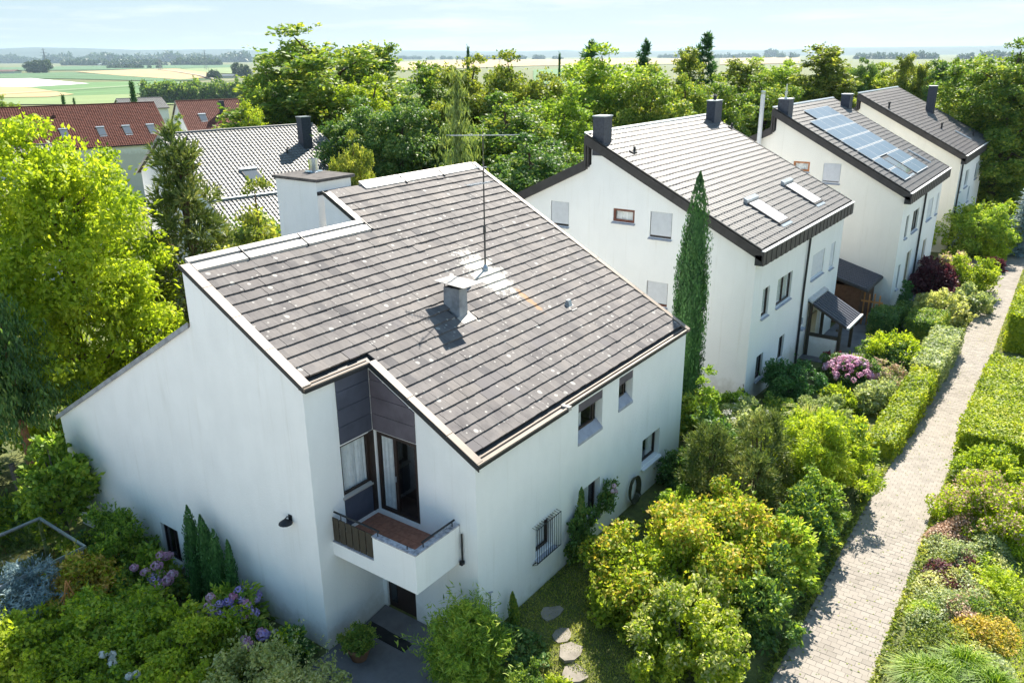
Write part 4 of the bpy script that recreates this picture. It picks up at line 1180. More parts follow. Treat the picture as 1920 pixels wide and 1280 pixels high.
skylight(h2, pl2, 22.35, 23.7, .75, 2.3, True, 'shutter', 'roller_shutter')
skylight(h2, pl2, 27.75, 29.1, .85, 2.45, True, 'shutter', 'roller_shutter')
clad_chimney(h2, 18.75, 19.45, 7.55, 8.1, 9.6, 11.22)
clad_chimney(h2, 31.0, 31.98, 7.6, 8.1, 9.6, 11.28, .2)
for vx, vy in ((19.8, 6.7), (31.9, 7.0)):
    m = MB(); m.slab(vx - .12, vx + .3, vy - .1, vy + .1, pl2, .05, .13); m.tube([(vx + .2, vy, pl2(vy)), (vx + .2, vy, pl2(vy) + .3)], .06, 8); m.build('roof_vent', 'dark_trim', h2r)
m = MB(); m.tube([(25.75, .34, 5.6), (25.75, .38, 3), (25.75, .38, -1.2)], .055, 8); m.build('downpipe', 'dark_trim', h2)
m = MB(); m.box((25.9, .25, 1.0), (26.4, .45, 1.06)); m.box((25.95, .36, 1.3), (26.15, .449, 1.6)); m.build('letter_box', 'sill_grey', h2)
m = MB(); m.tube([(18.75, .5, .6), (18.55, .42, .62), (18.5, .4, .5)], .02, 6); m.lathe((18.5, .4, .36), [(.1, 0), (.1, .02), (.04, .14)], 8); m.build('corner_lamp', 'iron', h2)
# entrance canopy of the second house
can = empty('entrance_canopy', (28.3, -.4, -.6), 'dark ribbed entrance canopy with timber posts on the second house', 'canopy')
def cp(y): return 2.25 + .55 * (y - .45)
m = MB(); m.slab(27.0, 29.7, -1.45, .44, cp, -.1, -.02); m.build('canopy_deck', 'wood_dark', can)
for k in range(9):
    xa = 27.0 + k * .3
    m = MB(); m.slab(xa + .004, xa + .29, -1.5, .2, cp, -.018, .03); m.slab(xa + .004, xa + .05, -1.5, .2, cp, .0301, .06); m.build('roof_sheet', 'slate_clad', can)
m = MB(); m.slab(26.98, 29.72, .21, .449, cp, .0, .10); m.build('flashing', 'zinc', can)
m = MB(); m.box((26.98, -1.62, cp(-1.5) - .06), (29.72, -1.51, cp(-1.5) + .03)); m.build('gutter', 'white_metal', can)
for x, y in ((27.12, -1.2), (29.5, -1.2), (27.12, .3), (29.5, .3)):
    m = MB(); m.box((x - .07, y - .07, -.75), (x + .07, y + .07, cp(y) - .1)); m.build('post', 'wood_dark', can)
m = MB(); m.box((27.05, -1.12, .45), (27.19, .22, .6)); m.box((27.05, -1.12, .9), (27.19, -1.0, 1.0)); m.build('beam', 'wood_dark', can)
m = MB(); m.box((27.08, -1.1, -.7), (27.16, .22, .44)); m.build('side_panel', 'stucco_fresh', can)
m = MB(); m.box((27.2, .36, -.7), (28.6, .448, 1.35)); m.build('front_door', 'door_cream', can)
# --- third house, with solar panels
H3F = [(38.25, 38.95, 3.5, 4.82), (40.2, 41.95, 3.5, 4.8), (40.1, 41.5, -.1, 2.3), (38.0, 38.55, .5, 1.97), (44.9, 46.7, 3.45, 4.79), (47.95, 48.7, 3.4, 4.8), (45.4, 46.5, -.1, 2.1)]
H3G = [(3.9, 4.86, 7.12, 7.68), (2.12, 3.1, 6.57, 7.68)]
h3, h3r, pl3 = row_house('row_house', 'cream gabled house with solar panels on its roof, third of the row', 36.88, -1.5, 12.35, 6.2, .53, 7.6, .85, .48, 7.0,
                         'stucco_cream', 'stucco_fresh', 'grey_tile', 0, H3F, H3G, slats=False)
for i, (u0, u1, z0, z1) in enumerate(H3F):
    dr = z0 < 0
    o = window(h3, 'y', -1.5, u0, u1, z0, z1, 1, .14, 'door_cream' if dr else ('white_frame' if i in (4, 5) else 'brown_frame'), (.5,) if u1 - u0 > 1.3 else (), .12 if dr else .07, not dr, 'shutter' if i in (4, 5) else 'dark', 'sill_grey', name='front_door' if dr else 'window', sill_out=.09)
window(h3, 'x', 36.88, 3.9, 4.86, 7.12, 7.68, 1, .10, 'orange_frame', (), .10, True, 'glass', 'sill_grey', [(.02, .98)])
window(h3, 'x', 36.88, 2.12, 3.1, 6.57, 7.68, 1, .08, 'shutter', (), .05, True, 'shutter', 'sill_grey')
cyl = 1.05 * math.cos(math.atan(.53))
for r in range(7):
    for c in range(4):
        xa, ya = 38.3 + c * 1.72, -1.1 + r * cyl * 1.03
        if c == 1 and r in (0, 1): continue
        if c == 0 and r == 6: continue
        m = MB(); m.slab(xa, xa + 1.7, ya, ya + cyl - .02, pl3, .12, .155)
        sp = m.build('solar_panel', 'white_metal', h3)
        for q in range(2):
            m = MB(); m.slab(xa + .02 + q * .835, xa + .845 + q * .835, ya + .03, ya + cyl - .05, pl3, .1552, .158); m.build('cell_sheet', 'pv_glass', sp)
skylight(h3, pl3, 40.15, 41.55, -.9, .65, False)
clad_chimney(h3, 36.95, 37.8, 5.5, 6.15, 9.4, 11.15)
m = MB(); m.lathe((37.35, 5.85, 11.2), [(.16, 0), (.16, .02), (.07, .05), (.07, .22), (.1, .23), (.1, .38), (.05, .4), (.05, .8)], 10); m.build('flue_pipe', 'chrome', h3)
clad_chimney(h3, 48.6, 49.4, 5.0, 5.6, 9.2, 10.95)
m = MB(); m.tube([(46.6, .5, pl3(.5) + .12), (46.9, -.95, pl3(-.95) + .12)], .06, 6); m.build('roof_ladder', 'white_metal', h3)
m = MB(); m.tube([(42.9, -1.6, 5.7), (42.9, -1.58, -.8)], .06, 8); m.build('downpipe', 'dark_trim', h3)
flue = empty('steel_flue', (36.55, 6.95, -.6), 'tall shiny steel flue pipe between the second and the cream house', 'flue')
m = MB(); m.tube([(36.55, 6.95, -1.0), (36.55, 6.95, 11.55)], .13, 14); m.build('pipe', 'white_metal', flue)
m = MB(); m.lathe((36.55, 6.95, 11.55), [(.15, -.1), (.15, .05), (.12, .08)], 14); m.build('collar', 'chrome', flue)
m = MB(); m.box((36.6, 6.9, 7.5), (36.878, 7.0, 7.56)); m.box((36.6, 6.9, 3.5), (36.878, 7.0, 3.56)); m.build('bracket', 'zinc', flue)
# --- fourth house
H4F = [(56.1, 57.0, 3.8, 5.1), (58.5, 60.3, 3.8, 5.1), (61.5, 62.5, 2.3, 3.5), (64.0, 65.6, 3.8, 5.1), (57.0, 58.0, .3, 1.5)]
h4, h4r, pl4 = row_house('row_house', 'white house with brown-grey roof and one slim chimney, farthest of the row', 55.0, -1.7, 13.4, 6.45, .52, 7.45, .7, .48, 7.0,
                         'stucco_cream', 'stucco_fresh', 'brown_grey_tile', 0, H4F, [], slats=False)
for (u0, u1, z0, z1) in H4F:
    window(h4, 'y', -1.7, u0, u1, z0, z1, 1, .14, 'white_frame', (.5,) if u1 - u0 > 1.3 else (), .07, True, 'dark', 'sill_grey', sill_out=.09)
clad_chimney(h4, 64.45, 65.15, 2.2, 2.8, 8.5, 11.0)
for vx, vy in ((55.9, 3.9), (60.0, .7), (64.9, -1.0)):
    m = MB(); m.tube([(vx, vy, pl4(vy)), (vx, vy, pl4(vy) + .42)], .07, 8); m.lathe((vx, vy, pl4(vy) + .42), [(.12, 0), (.12, .06), (.03, .12)], 8); m.build('roof_vent', 'dark_trim', h4r)
m = MB(); m.tube([(62.0, .0, pl4(0) + .12), (62.3, -1.2, pl4(-1.2) + .12)], .06, 6); m.build('roof_ladder', 'white_metal', h4)
m = MB(); m.tube([(55.35, -1.8, 6.2), (55.35, -1.8, -.8)], .06, 8); m.build('downpipe', 'dark_trim', h4)

# --- shed between second and third house
shed = empty('garden_shed', (34.6, 1.0, -.6), 'low shed with dark ribbed roof between the second and the cream house', 'shed')
def sp_(y): return 1.55 + .28 * (y + .9)
for k in range(11):
    xa = 33.2 + k * .32
    m = MB(); m.slab(xa, xa + .31, -.95, 3.2, sp_, 0, .04); m.slab(xa, xa + .05, -.95, 3.2, sp_, .0401, .07); m.build('roof_sheet', 'slate_clad', shed)
m = MB(); m.slab(33.18, 36.75, -1.0, 3.2, sp_, -.12, -.002); m.build('roof_deck', 'fascia_brown', shed)
for k in range(12):
    xa = 33.3 + k * .28
    m = MB(); m.box((xa, -.62, -.8), (xa + .265, -.58, 1.55)); m.build('wall_board', 'wood_brown', shed)
m = MB(); m.box((33.3, -.57, -.8), (33.34, 3.1, 1.6)); m.box((36.6, -.57, -.8), (36.64, 3.1, 1.6)); m.box((33.35, 3.05, -.8), (36.6, 3.1, 2.5)); m.build('side_wall', 'wood_brown', shed)
tr = empty('wooden_trellis', (33.6, -1.0, -.6), 'orange wooden trellis of upright laths leaning by the shed', 'trellis')
for k in range(4):
    m = MB(); xa = 33.75 - k * .02; ya = -.75 - k * .27
    m.box((xa - .03, ya - .035, -.6), (xa + .03, ya + .035, 1.25 - .06 * (k % 2))); m.build('lath', 'wood_orange', tr)
m = MB(); m.box((33.62, -1.75, .75), (33.66, -.6, .85)); m.build('crossbar', 'wood_orange', tr)
bench = empty('garden_bench', (35.2, -1.9, -.6), 'small bench with a yellow cushion next to the wooden trellis', 'bench')
m = MB(); m.box((34.7, -2.2, -.16), (35.7, -1.7, -.06)); m.build('cushion', 'cushion_yellow', bench)
for x in (34.75, 35.6):
    for y in (-2.15, -1.75):
        m = MB(); m.box((x, y, -.62), (x + .05, y + .05, -.16)); m.build('leg', 'wood_brown', bench)
# flagged forecourt of the second house
m = MB(); m.box((26.4, -5.0, -.66), (36.6, .44, -.585)); tag(m.build('forecourt', 'asphalt', loc=(0, 0, 0)), 'dark paved forecourt before the second house', kind='structure')
m = MB(); m.box((37.0, -4.6, -.66), (54, -1.51, -.58)); tag(m.build('forecourt', 'asphalt', loc=(0, 0, 0)), 'dark paved forecourt before the cream house', kind='structure')

# ------------------------------------------------------------------ houses down the slope
def gable_house(nm, label, mid, L, rot, zr, slope, front, back, wallmat, tmat, zb, xl=None, xr=None, exp=.34, wd=.30, group='tile roofed houses down the slope', seg=6):
    h = empty(nm, (0, 0, 0), label, 'house', group)
    xa, xb = (-L / 2 if xl is None else xl), (L / 2 if xr is None else xr)
    pl = lambda y: zr + slope * y
    pb = lambda y: zr - slope * y
    zf, zk = pl(-front) - .25, pb(back) - .25
    mb = MB()
    for x, s in ((xa + .25, 1), (xb - .25, -1)):
        wall_pieces(mb, 'x', x, [(-front + .4, pl(-front + .4) - .15), (0, zr - .15), (back - .4, pb(back - .4) - .15)], zb, [], s)
    wall_pieces(mb, 'y', -front + .4, [(xa + .25, pl(-front + .4) - .15), (xb - .25, pl(-front + .4) - .15)], zb, [], 1)
    wall_pieces(mb, 'y', back - .4, [(xa + .25, pb(back - .4) - .15), (xb - .25, pb(back - .4) - .15)], zb, [], -1)
    mb.build('wall', wallmat, h)
    mb = MB(); mb.slab(xa, xb, -front, 0, pl, -.12, -.03); mb.slab(xa, xb, .001, back, pb, -.12, -.03)
    rf = mb.build('roof', 'fascia_brown', h)
    lay_tiles(rf, wave_tile(seg, .03), tmat, lambda y: [(xa + .02, xb - .02)], exp, wd, 0, -front + .05, pl, slope, 0, False, 5, jit=.003)
    mb = MB(); mb.slab(xa, xb, .001, back, pb, -.029, .03); mb.build('back_slope', tmat, rf)
    mb = MB(); mb.tube([(xa, 0, zr + .03), (xb, 0, zr + .03)], .11, 8); mb.build('ridge_tiles', tmat, rf)
    for x in (xa - .03, xb + .001):
        mb = MB(); mb.slab(x, x + .028, -front, 0, pl, -.16, .06); mb.slab(x, x + .028, 0, back, pb, -.16, .06); mb.build('verge_board', 'sheet_white', rf)
    return h, rf, pl
def place(h, mid, rot):
    h.location = (mid[0], mid[1], 0); h.rotation_euler = (0, 0, math.radians(rot))
hg, hgr, plg = gable_house('grey_roofed_house', 'house with pale grey wave tile roof and one dark chimney behind the golden tree', None, 12.5, 0, 8.5, .53, 10.5, 6, 'stucco_fresh', 'pale_grey_tile', -6)
m = MB(); m.box((3.6, -3.0, 6.6), (4.4, -2.2, 9.3)); cg = m.build('chimney', 'slate_clad', hg)
m = MB(); m.box((3.55, -3.05, 9.301), (4.45, -2.15, 9.36)); m.build('chimney_cap', 'zinc', cg)
skylight(hg, plg, -2.6, -1.4, -6.3, -4.9)
for x, y in ((-4.6, -.9), (2.0, -3.3)):
    m = MB(); m.tube([(x, y, plg(y)), (x, y, plg(y) + .35), (x + .2, y, plg(y) + .45)], .06, 6); m.build('roof_vent', 'dark_trim', hgr)
m = MB(); m.slab(-6.1, 6.1, -7.6, -7.5, plg, .05, .2); m.build('snow_guard', 'zinc', hgr)
place(hg, (27.55, 44.5), -11.6)
ha, har, pla = gable_house('red_roofed_house', 'long house with dark red tile roof and a row of skylights at the far left', None, 32, 0, 7.0, .62, 9.0, 7, 'stucco_fresh', 'red_tile', -12, -22, 10.65, wd=.32, exp=.36)
for x in (-10.0, -3.8, 1.2, 4.8, 8.3):
    skylight(ha, pla, x - .55, x + .55, -6.8, -5.2, True)
m = MB(); m.tube([(-4.2, -2.2, pla(-2.2)), (-4.2, -2.2, pla(-2.2) + .5)], .1, 8); m.box((-4.4, -2.5, pla(-2.4)), (-4.0, -1.9, pla(-2) + .12)); m.build('roof_vent', 'red_tile_pale', har)
place(ha, (53.44, 118.28), -17.9)
hb, hbr, plb = gable_house('red_roofed_house', 'smaller house with paler red tile roof and white gable right of the long red roof', None, 12.8, 0, 6.6, .70, 8.0, 6, 'stucco_fresh', 'red_tile_pale', -12, wd=.32, exp=.36)
skylight(hb, plb, -3.6, -2.4, -4.6, -3.3); skylight(hb, plb, 2.4, 3.6, -4.6, -3.3)
m = MB(); m.box((.1, -3.6, 4.0), (.9, -2.9, 6.6)); m.build('chimney', 'slate_clad', hb)
m = MB(); m.hexa([(-1.2, -7.4, 1.5), (1.6, -7.4, 1.5), (1.6, -4.2, 3.2), (-1.2, -4.2, 3.2), (.1, -7.2, 2.9), (.3, -7.2, 2.9), (.3, -4.2, 3.9), (.1, -4.2, 3.9)]); m.build('dormer', 'red_tile', hb)
place(hb, (77.5, 119.5), -20)
hc, hcr, plc = gable_house('grey_roofed_house', 'house with brownish grey wave tile roof at the far left edge', None, 14, 0, 7.3, .60, 9.0, 6, 'stucco_fresh', 'brown_grey_tile', -8, -10, 2.2, wd=.34)
m = MB(); m.box((-.4, -3.6, 5), (.3, -2.9, 7.3)); m.build('chimney', 'slate_clad', hc)
skylight(hc, plc, -3.2, -2.0, -4.0, -2.6)
place(hc, (17.6, 58.5), -6)
hd, hdr, pld = gable_house('small_far_house', 'small far house with a flat grey roof between the two red roofs', None, 10, 0, 4.8, .35, 6, 6, 'stucco_fresh', 'pale_grey_tile', -14, wd=.4, exp=.4)
place(hd, (97, 176), -18)
for nm, lab, (x, y), (lx, ly, hz), rot, roofm in (('barn', 'low red-roofed farm building on the far left field', (1003, 2300), (60, 25, 9), -65, 'far_roof'), ('barn', 'small dark barn on the field above the grove', (936, 1298), (24, 12, 6), -70, 'pylon'), ('greenhouse', 'long pale greenhouse roofs far out on the plain', (2300, 4050), (300, 60, 9), -75, 'greenhouse')):
    h = empty(nm, (0, 0, 0), lab, 'barn' if nm == 'barn' else 'greenhouse')
    m = MB(); m.box((-lx / 2, -ly / 2, ZP - 1), (lx / 2, ly / 2, ZP + hz * .55)); m.build('wall', 'stucco_cream', h)
    m = MB(); m.add([(-lx / 2 - 1, -ly / 2 - 1, ZP + hz * .55), (lx / 2 + 1, -ly / 2 - 1, ZP + hz * .55), (lx / 2 + 1, ly / 2 + 1, ZP + hz * .55), (-lx / 2 - 1, ly / 2 + 1, ZP + hz * .55), (-lx / 2 - 1, 0, ZP + hz), (lx / 2 + 1, 0, ZP + hz)],
                    [(0, 1, 5, 4), (2, 3, 4, 5), (0, 4, 3), (1, 2, 5), (3, 2, 1, 0)]); m.build('roof', roofm, h)
    h.location = (x, y, 0); h.rotation_euler = (0, 0, math.radians(rot))
# pylons
def pylon(px, h_, lab):
    d = 2600.0
    p = on_plain(px, 121, ZP); v = p[:2] - CAM[:2]; v = v / np.linalg.norm(v); x, y = CAM[:2] + v * d
    t = empty('electricity_pylon', (x, y, ZP), lab, 'pylon', 'lattice pylons on the plain')
    m = MB(); b = 4.5
    for sx in (-1, 1):
        for sy in (-1, 1):
            m.tube([(x + sx * b, y + sy * b, ZP), (x + sx * 1.2, y + sy * 1.2, ZP + h_ * .6), (x, y, ZP + h_)], .38, 4)
    for k in range(7):
        z = h_ * k / 8; r = b * (1 - k / 9.5)
        m.tube([(x - r, y - r, ZP + z), (x + r * .85, y + r * .85, ZP + z + h_ / 8)], .22, 4); m.tube([(x + r, y - r, ZP + z), (x - r * .85, y + r * .85, ZP + z + h_ / 8)], .22, 4)
    m.build('lattice_mast', 'pylon', t)
    m = MB()
    for z, r in ((.68, 11), (.8, 8), (.92, 5)):
        m.tube([(x - r * v[1], y + r * v[0], ZP + h_ * z), (x + r * v[1], y - r * v[0], ZP + h_ * z)], .4, 4)
    m.build('crossarm', 'pylon', t)
pylon(86, 62, 'tallest lattice pylon above the left fields')
pylon(386, 56, 'lattice pylon just left of the tall broad tree')
pylon(937, 44, 'distant lattice pylon above the middle trees')
pylon(300, 34, 'small distant pylon between the two left pylons')
pylon(1480, 36, 'distant pylon beyond the slim steel flue')
pylon(1545, 34, 'faint distant pylon beside the tall pointed tree')
# ------------------------------------------------------------------ vegetation generators (all return (n,4,3) leaf quads, base at the origin)
def unit(v):
    return v / (np.linalg.norm(v, axis=-1, keepdims=True) + 1e-9)
def leafq(P, N, L, W, rg, align=None, aw=0.6, jit=0.55, fold=0.22):
    n = len(P)
    N = unit(N + rg.normal(0, jit, (n, 3)))
    d = rg.normal(0, 1, (n, 3))
    if align is not None:
        d = unit(d) * (1 - aw) + align * aw
    d = unit(d - N * np.sum(d * N, 1, keepdims=True) * (1.0 if align is None else 0.6))
    wv = unit(np.cross(d, N))
    s = rg.uniform(.65, 1.3, (n, 1))
    l, w_ = L * s, W * s
    side = N * w_ * fold
    return np.stack([P - d * l * .5, P + wv * w_ * .5 + side - d * l * .06, P + d * l * .5, P - wv * w_ * .5 + side - d * l * .06], 1)
def sph(rg, n):
    return unit(rg.normal(0, 1, (n, 3)))
def lobes_cloud(rg, C, R, L, W, cov, center, radii, keep=0.5, flat=1.0, up=0.25):
    out = []
    for c, r in zip(C, R):
        n = int(cov * 4 * math.pi * r * r / (L * W * .5) * .62)
        d = sph(rg, n)
        rr = r * (1 - np.abs(rg.normal(0, .16, (n, 1))))
        P = c + d * rr * np.array([1, 1, flat])
        e = np.linalg.norm((P - center) / radii, axis=1)
        k = (e > keep) & (P[:, 2] > 0.02)
        P, d = P[k], d[k]
        out.append(leafq(P, unit(d + np.array([0, 0, up])), L, W, rg))
    return np.concatenate(out)
def crown_broad(seed, r, h, zb, L, W=None, cov=1.2, nl=26, pointy=0.0, lr=(.30, .44), keep=.5, flat=.85, rough=.12):
    """uneven crown: nl big boughs, each carrying a handful of small leaf clumps, plus stray outer sprays"""
    rg = np.random.default_rng(seed)
    W = W or L * .62
    rz = (h - zb) / 2; cz_ = (h + zb) / 2
    k = np.arange(nl) + .5
    ph = np.arccos(1 - 2 * k / nl); th = math.pi * (1 + 5 ** .5) * k + rg.uniform(0, 6)
    D = np.stack([np.sin(ph) * np.cos(th), np.sin(ph) * np.sin(th), np.cos(ph)], 1) + rg.normal(0, rough, (nl, 3))
    tp = 1 - pointy * np.clip(D[:, 2] * .5 + .5, 0, 1) ** 1.2
    lrad = r * rg.uniform(lr[0], lr[1], nl) * (1 - .45 * pointy * np.clip(D[:, 2], 0, 1))
    C = D * np.array([r, r, rz]) * rg.uniform(.55, .88, (nl, 1)) * np.stack([tp, tp, np.ones(nl)], 1)
    C[:, 2] = np.clip(C[:, 2], -rz + lrad * .7, rz - lrad * .55)
    C = C + np.array([0, 0, cz_])
    m = 7
    d = unit(rg.normal(0, 1, (nl * m, 3)) + np.repeat(unit(D), m, 0) * .7)
    C2 = np.repeat(C, m, 0) + d * (np.repeat(lrad, m) * rg.uniform(.45, 1.0, nl * m))[:, None] * np.array([1, 1, flat])
    R2 = np.repeat(lrad, m) * rg.uniform(.28, .52, nl * m)
    n = np.maximum(3, (cov * 4 * math.pi * R2 * R2 / (L * W * .5) * .62).astype(int))
    idx = np.repeat(np.arange(nl * m), n)
    dd_ = sph(rg, len(idx))
    rr = R2[idx][:, None] * (1.12 - np.abs(rg.normal(0, .28, (len(idx), 1))))
    P = C2[idx] + dd_ * rr * np.array([1, 1, .8])
    e = np.linalg.norm((P - np.array([0, 0, cz_])) / np.array([r, r, rz]), axis=1)
    kk = (e > keep * .8) & (P[:, 2] > 0.02)
    out = [leafq(P[kk], unit(dd_[kk] + np.array([0, 0, .35])), L, W, rg, None, .5, .75)]
    # stray sprays reaching out of the clumps
    ns, per = nl * 5, 9
    i0 = rg.integers(0, nl, ns); d = unit(sph(rg, ns) + unit(D)[i0] * .9 + np.array([0, 0, .25]))
    s0 = C[i0] + d * (lrad[i0] * .75)[:, None]; ln_ = lrad[i0] * rg.uniform(.35, .95, ns)
    tt = rg.uniform(0, 1, (ns, per, 1))
    P = (s0[:, None] + d[:, None] * tt * ln_[:, None, None] + np.array([0, 0, -.25]) * tt ** 2 * ln_[:, None, None] + rg.normal(0, L * .45, (ns, per, 3))).reshape(-1, 3)
    A = np.repeat(d, per, 0); k2 = P[:, 2] > .02
    out.append(leafq(P[k2], unit(sph(rg, k2.sum()) + np.array([0, 0, .8])), L * 1.05, W, rg, A[k2], .7, .4))
    # inner boughs so the crown closes up behind the outer clumps
    ni = int(.75 * 4 * math.pi * (r * .6) * (rz * .62) / (L * W * .5 * 2.2))
    d = sph(rg, ni)
    P = d * np.array([r, r, rz]) * rg.uniform(.35, .68, (ni, 1)) * np.stack([1 - pointy * np.clip(d[:, 2] * .5 + .5, 0, 1) ** 1.2] * 2 + [np.ones(ni)], 1) + np.array([0, 0, cz_])
    P = P[P[:, 2] > .02]
    out.append(leafq(P, sph(rg, len(P)), L * 1.5, W * 1.5, rg))
    return np.concatenate(out), C
def crown_column(seed, r, h, L, W=None, cov=1.6, tips=3, taper=.42):
    rg = np.random.default_rng(seed)
    W = W or L * .45
    area = 2 * math.pi * r * h
    n = int(cov * area / (L * W * .5))
    out = []
    for i in range(tips):
        ox, oy = (0, 0) if i == 0 else rg.uniform(-.45, .45, 2) * r
        hh = h * (1 if i == 0 else rg.uniform(.72, .93)); rr = r * (.78 if tips > 1 else 1.0)
        m = n // tips if i else n - (n // tips) * (tips - 1)
        t = rg.uniform(0, 1, m) ** 0.9; th = rg.uniform(0, 2 * math.pi, m)
        pr = np.minimum(1, ((1 - t) / taper)) ** .75 * (0.82 + .18 * np.minimum(1, t / .12))
        st = 1 + .16 * np.sin(th * 7 + 3 * np.sin(t * 5 + i)) + rg.normal(0, .05, m)
        rad = rr * pr * st * (1 - np.abs(rg.normal(0, .12, m)))
        P = np.stack([ox * (1 - .3 * t) + rad * np.cos(th), oy * (1 - .3 * t) + rad * np.sin(th), t * hh], 1)
        N = np.stack([np.cos(th), np.sin(th), np.full(m, .25)], 1)
        out.append(leafq(P, unit(N), L, W, rg, np.array([0, 0, 1.0]) + N * .35, .75, .4))
        # closed inner sprays
        tt = np.linspace(0, .86, 9); aa = np.linspace(0, 2 * math.pi, 11)
        pr = rr * .66 * np.minimum(1, ((1 - tt) / taper)) ** .75
        G = np.stack([ox * (1 - .3 * tt[:, None]) + pr[:, None] * np.cos(aa), oy * (1 - .3 * tt[:, None]) + pr[:, None] * np.sin(aa), np.repeat((tt * hh)[:, None], 11, 1)], -1)
        out.append(np.stack([G[:-1, :-1], G[:-1, 1:], G[1:, 1:], G[1:, :-1]], 2).reshape(-1, 4, 3))
    return np.concatenate(out)
def crown_conifer(seed, r, h, zb, L, W, levels=22, per=9, droop=.35, tuft=10, hang=0.0, power=.85, up_tip=.25, zj=.45):
    rg = np.random.default_rng(seed)
    Ps, Ns, As = [], [], []
    for i in range(levels):
        t = i / (levels - 1)
        z0 = zb + (h - zb) * t
        ln = r * max(.04, (1 - t) ** power) * rg.uniform(.85, 1.12)
        nb = max(4, int(per * (1 - .55 * t)))
        for b in range(nb):
            th = 2 * math.pi * (b + rg.uniform(-.25, .25)) / nb + i * 2.4
            l = ln * rg.uniform(.75, 1.12)
            ns = max(3, int(tuft * l / r) + 3)
            s = (np.arange(ns) + .6) / ns
            dz = -droop * l * s + up_tip * l * s * s
            P = np.stack([np.cos(th) * l * s, np.sin(th) * l * s, z0 + dz], 1)
            k = 7
            Q = np.repeat(P, k, 0) + rg.normal(0, .5, (ns * k, 3)) * np.array([1, 1, zj]) * (.16 + .10 * r) * (1.1 - .5 * np.repeat(s, k))[:, None]
            if hang > 0:
                Q[:, 2] -= rg.uniform(0, hang, len(Q)) * np.repeat(s, k)
                A = np.tile(np.array([0, 0, -1.0]), (len(Q), 1)) + rg.normal(0, .2, (len(Q), 3))
            else:
                A = np.tile(np.array([math.cos(th), math.sin(th), -.2]), (len(Q), 1)) + rg.normal(0, .45, (len(Q), 3))
            Ps.append(Q); As.append(A); Ns.append(np.tile(np.array([math.cos(th) * .3, math.sin(th) * .3, .9]), (len(Q), 1)))
    P = np.concatenate(Ps); N = np.concatenate(Ns); A = unit(np.concatenate(As))
    return leafq(P, N, L, W, rg, A, .85, .6)
def crown_pine(seed, r, h, zb, L, nt=90, needles=60, spread=None, pointy=.4, up=.0):
    """tufts of radiating needles over an uneven crown"""
    rg = np.random.default_rng(seed)
    cz_ = (h + zb) / 2; rz = (h - zb) / 2
    D = sph(rg, nt)
    tp = 1 - pointy * np.clip(D[:, 2] * .5 + .5, 0, 1)
    C = D * np.array([r, r, rz]) * rg.uniform(.35, 1.0, (nt, 1)) ** .6 * np.stack([tp, tp, np.ones(nt)], 1) + np.array([0, 0, cz_])
    C[:, 2] = np.maximum(C[:, 2], .05)
    out = []
    spread = spread or .22 * r
    for c, d0 in zip(C, D):
        d = unit(sph(rg, needles) + d0 * .55 + np.array([0, 0, .35 + up]))
        P = c + d * rg.uniform(.2, 1.0, (needles, 1)) * spread
        out.append(leafq(P, sph(rg, needles), L, L * .2, rg, d, .95, .3, 0.0))
    return np.concatenate(out), C
def box_hedge(seed, lx, ly, lz, L, W=None, cov=1.9, rough=.05):
    rg = np.random.default_rng(seed)
    W = W or L * .65
    out = []
    def face(n, f, N):
        u = rg.uniform(-.5, .5, (n, 2))
        P = f(u); P = P + rg.normal(0, rough, P.shape)
        wob = .05 * np.sin(P[:, :1] * 3.1 + 1.3 * np.sin(P[:, 1:2] * 2.3)) + .04 * np.sin(P[:, 1:2] * 4.7)
        P = P + N * wob
        out.append(leafq(P, np.tile(N, (n, 1)), L, W, rg, None, .5, .6))
    a = L * W * .5
    face(int(cov * lx * ly / a), lambda u: np.stack([u[:, 0] * lx, u[:, 1] * ly, np.full(len(u), lz)], 1), np.array([0, 0, 1.0]))
    for s in (-1, 1):
        face(int(cov * lx * lz / a), lambda u: np.stack([u[:, 0] * lx, np.full(len(u), s * ly / 2), (u[:, 1] + .5) * lz], 1), np.array([0, s * 1.0, .15]))
        face(int(cov * ly * lz / a), lambda u: np.stack([np.full(len(u), s * lx / 2), u[:, 0] * ly, (u[:, 1] + .5) * lz], 1), np.array([s * 1.0, 0, .15]))
    a, b, c = lx / 2 - .1, ly / 2 - .1, lz - .1
    p = np.array([(-a, -b, 0), (a, -b, 0), (a, b, 0), (-a, b, 0), (-a, -b, c), (a, -b, c), (a, b, c), (-a, b, c)])
    core = np.array([p[[4, 5, 6, 7]], p[[0, 1, 5, 4]], p[[1, 2, 6, 5]], p[[2, 3, 7, 6]], p[[3, 0, 4, 7]]])
    out.append(core)
    return np.concatenate(out)
def shoots(seed, r, h, n, L, W, per=22, bend=.5, base=.25, jit=.04):
    """arching leafy stems from the base"""
    rg = np.random.default_rng(seed)
    P, A, N = [], [], []
    for i in range(n):
        th = rg.uniform(0, 2 * math.pi); out = r * rg.uniform(.1, 1) ** .6; hh = h * rg.uniform(.65, 1.05) * (1 - .35 * (out / r) ** 2)
        s = rg.uniform(.12, 1, per)[:, None]
        x = base * r * rg.uniform(-1, 1); y = base * r * rg.uniform(-1, 1)
        d = np.array([math.cos(th), math.sin(th), 0])
        p = np.array([x, y, 0]) + d * out * s ** (1 + bend) + np.array([0, 0, 1.0]) * hh * (s - .22 * bend * s ** 3)
        P.append(p + rg.normal(0, jit, p.shape)); A.append(unit(d * .5 + np.array([0, 0, .4]) + rg.normal(0, .7, p.shape))); N.append(np.tile([0, 0, 1.0], (per, 1)) + d * .3)
    P = np.concatenate(P); k = P[:, 2] > .02
    return leafq(P[k], np.concatenate(N)[k], L, W, rg, np.concatenate(A)[k], .8, .5)
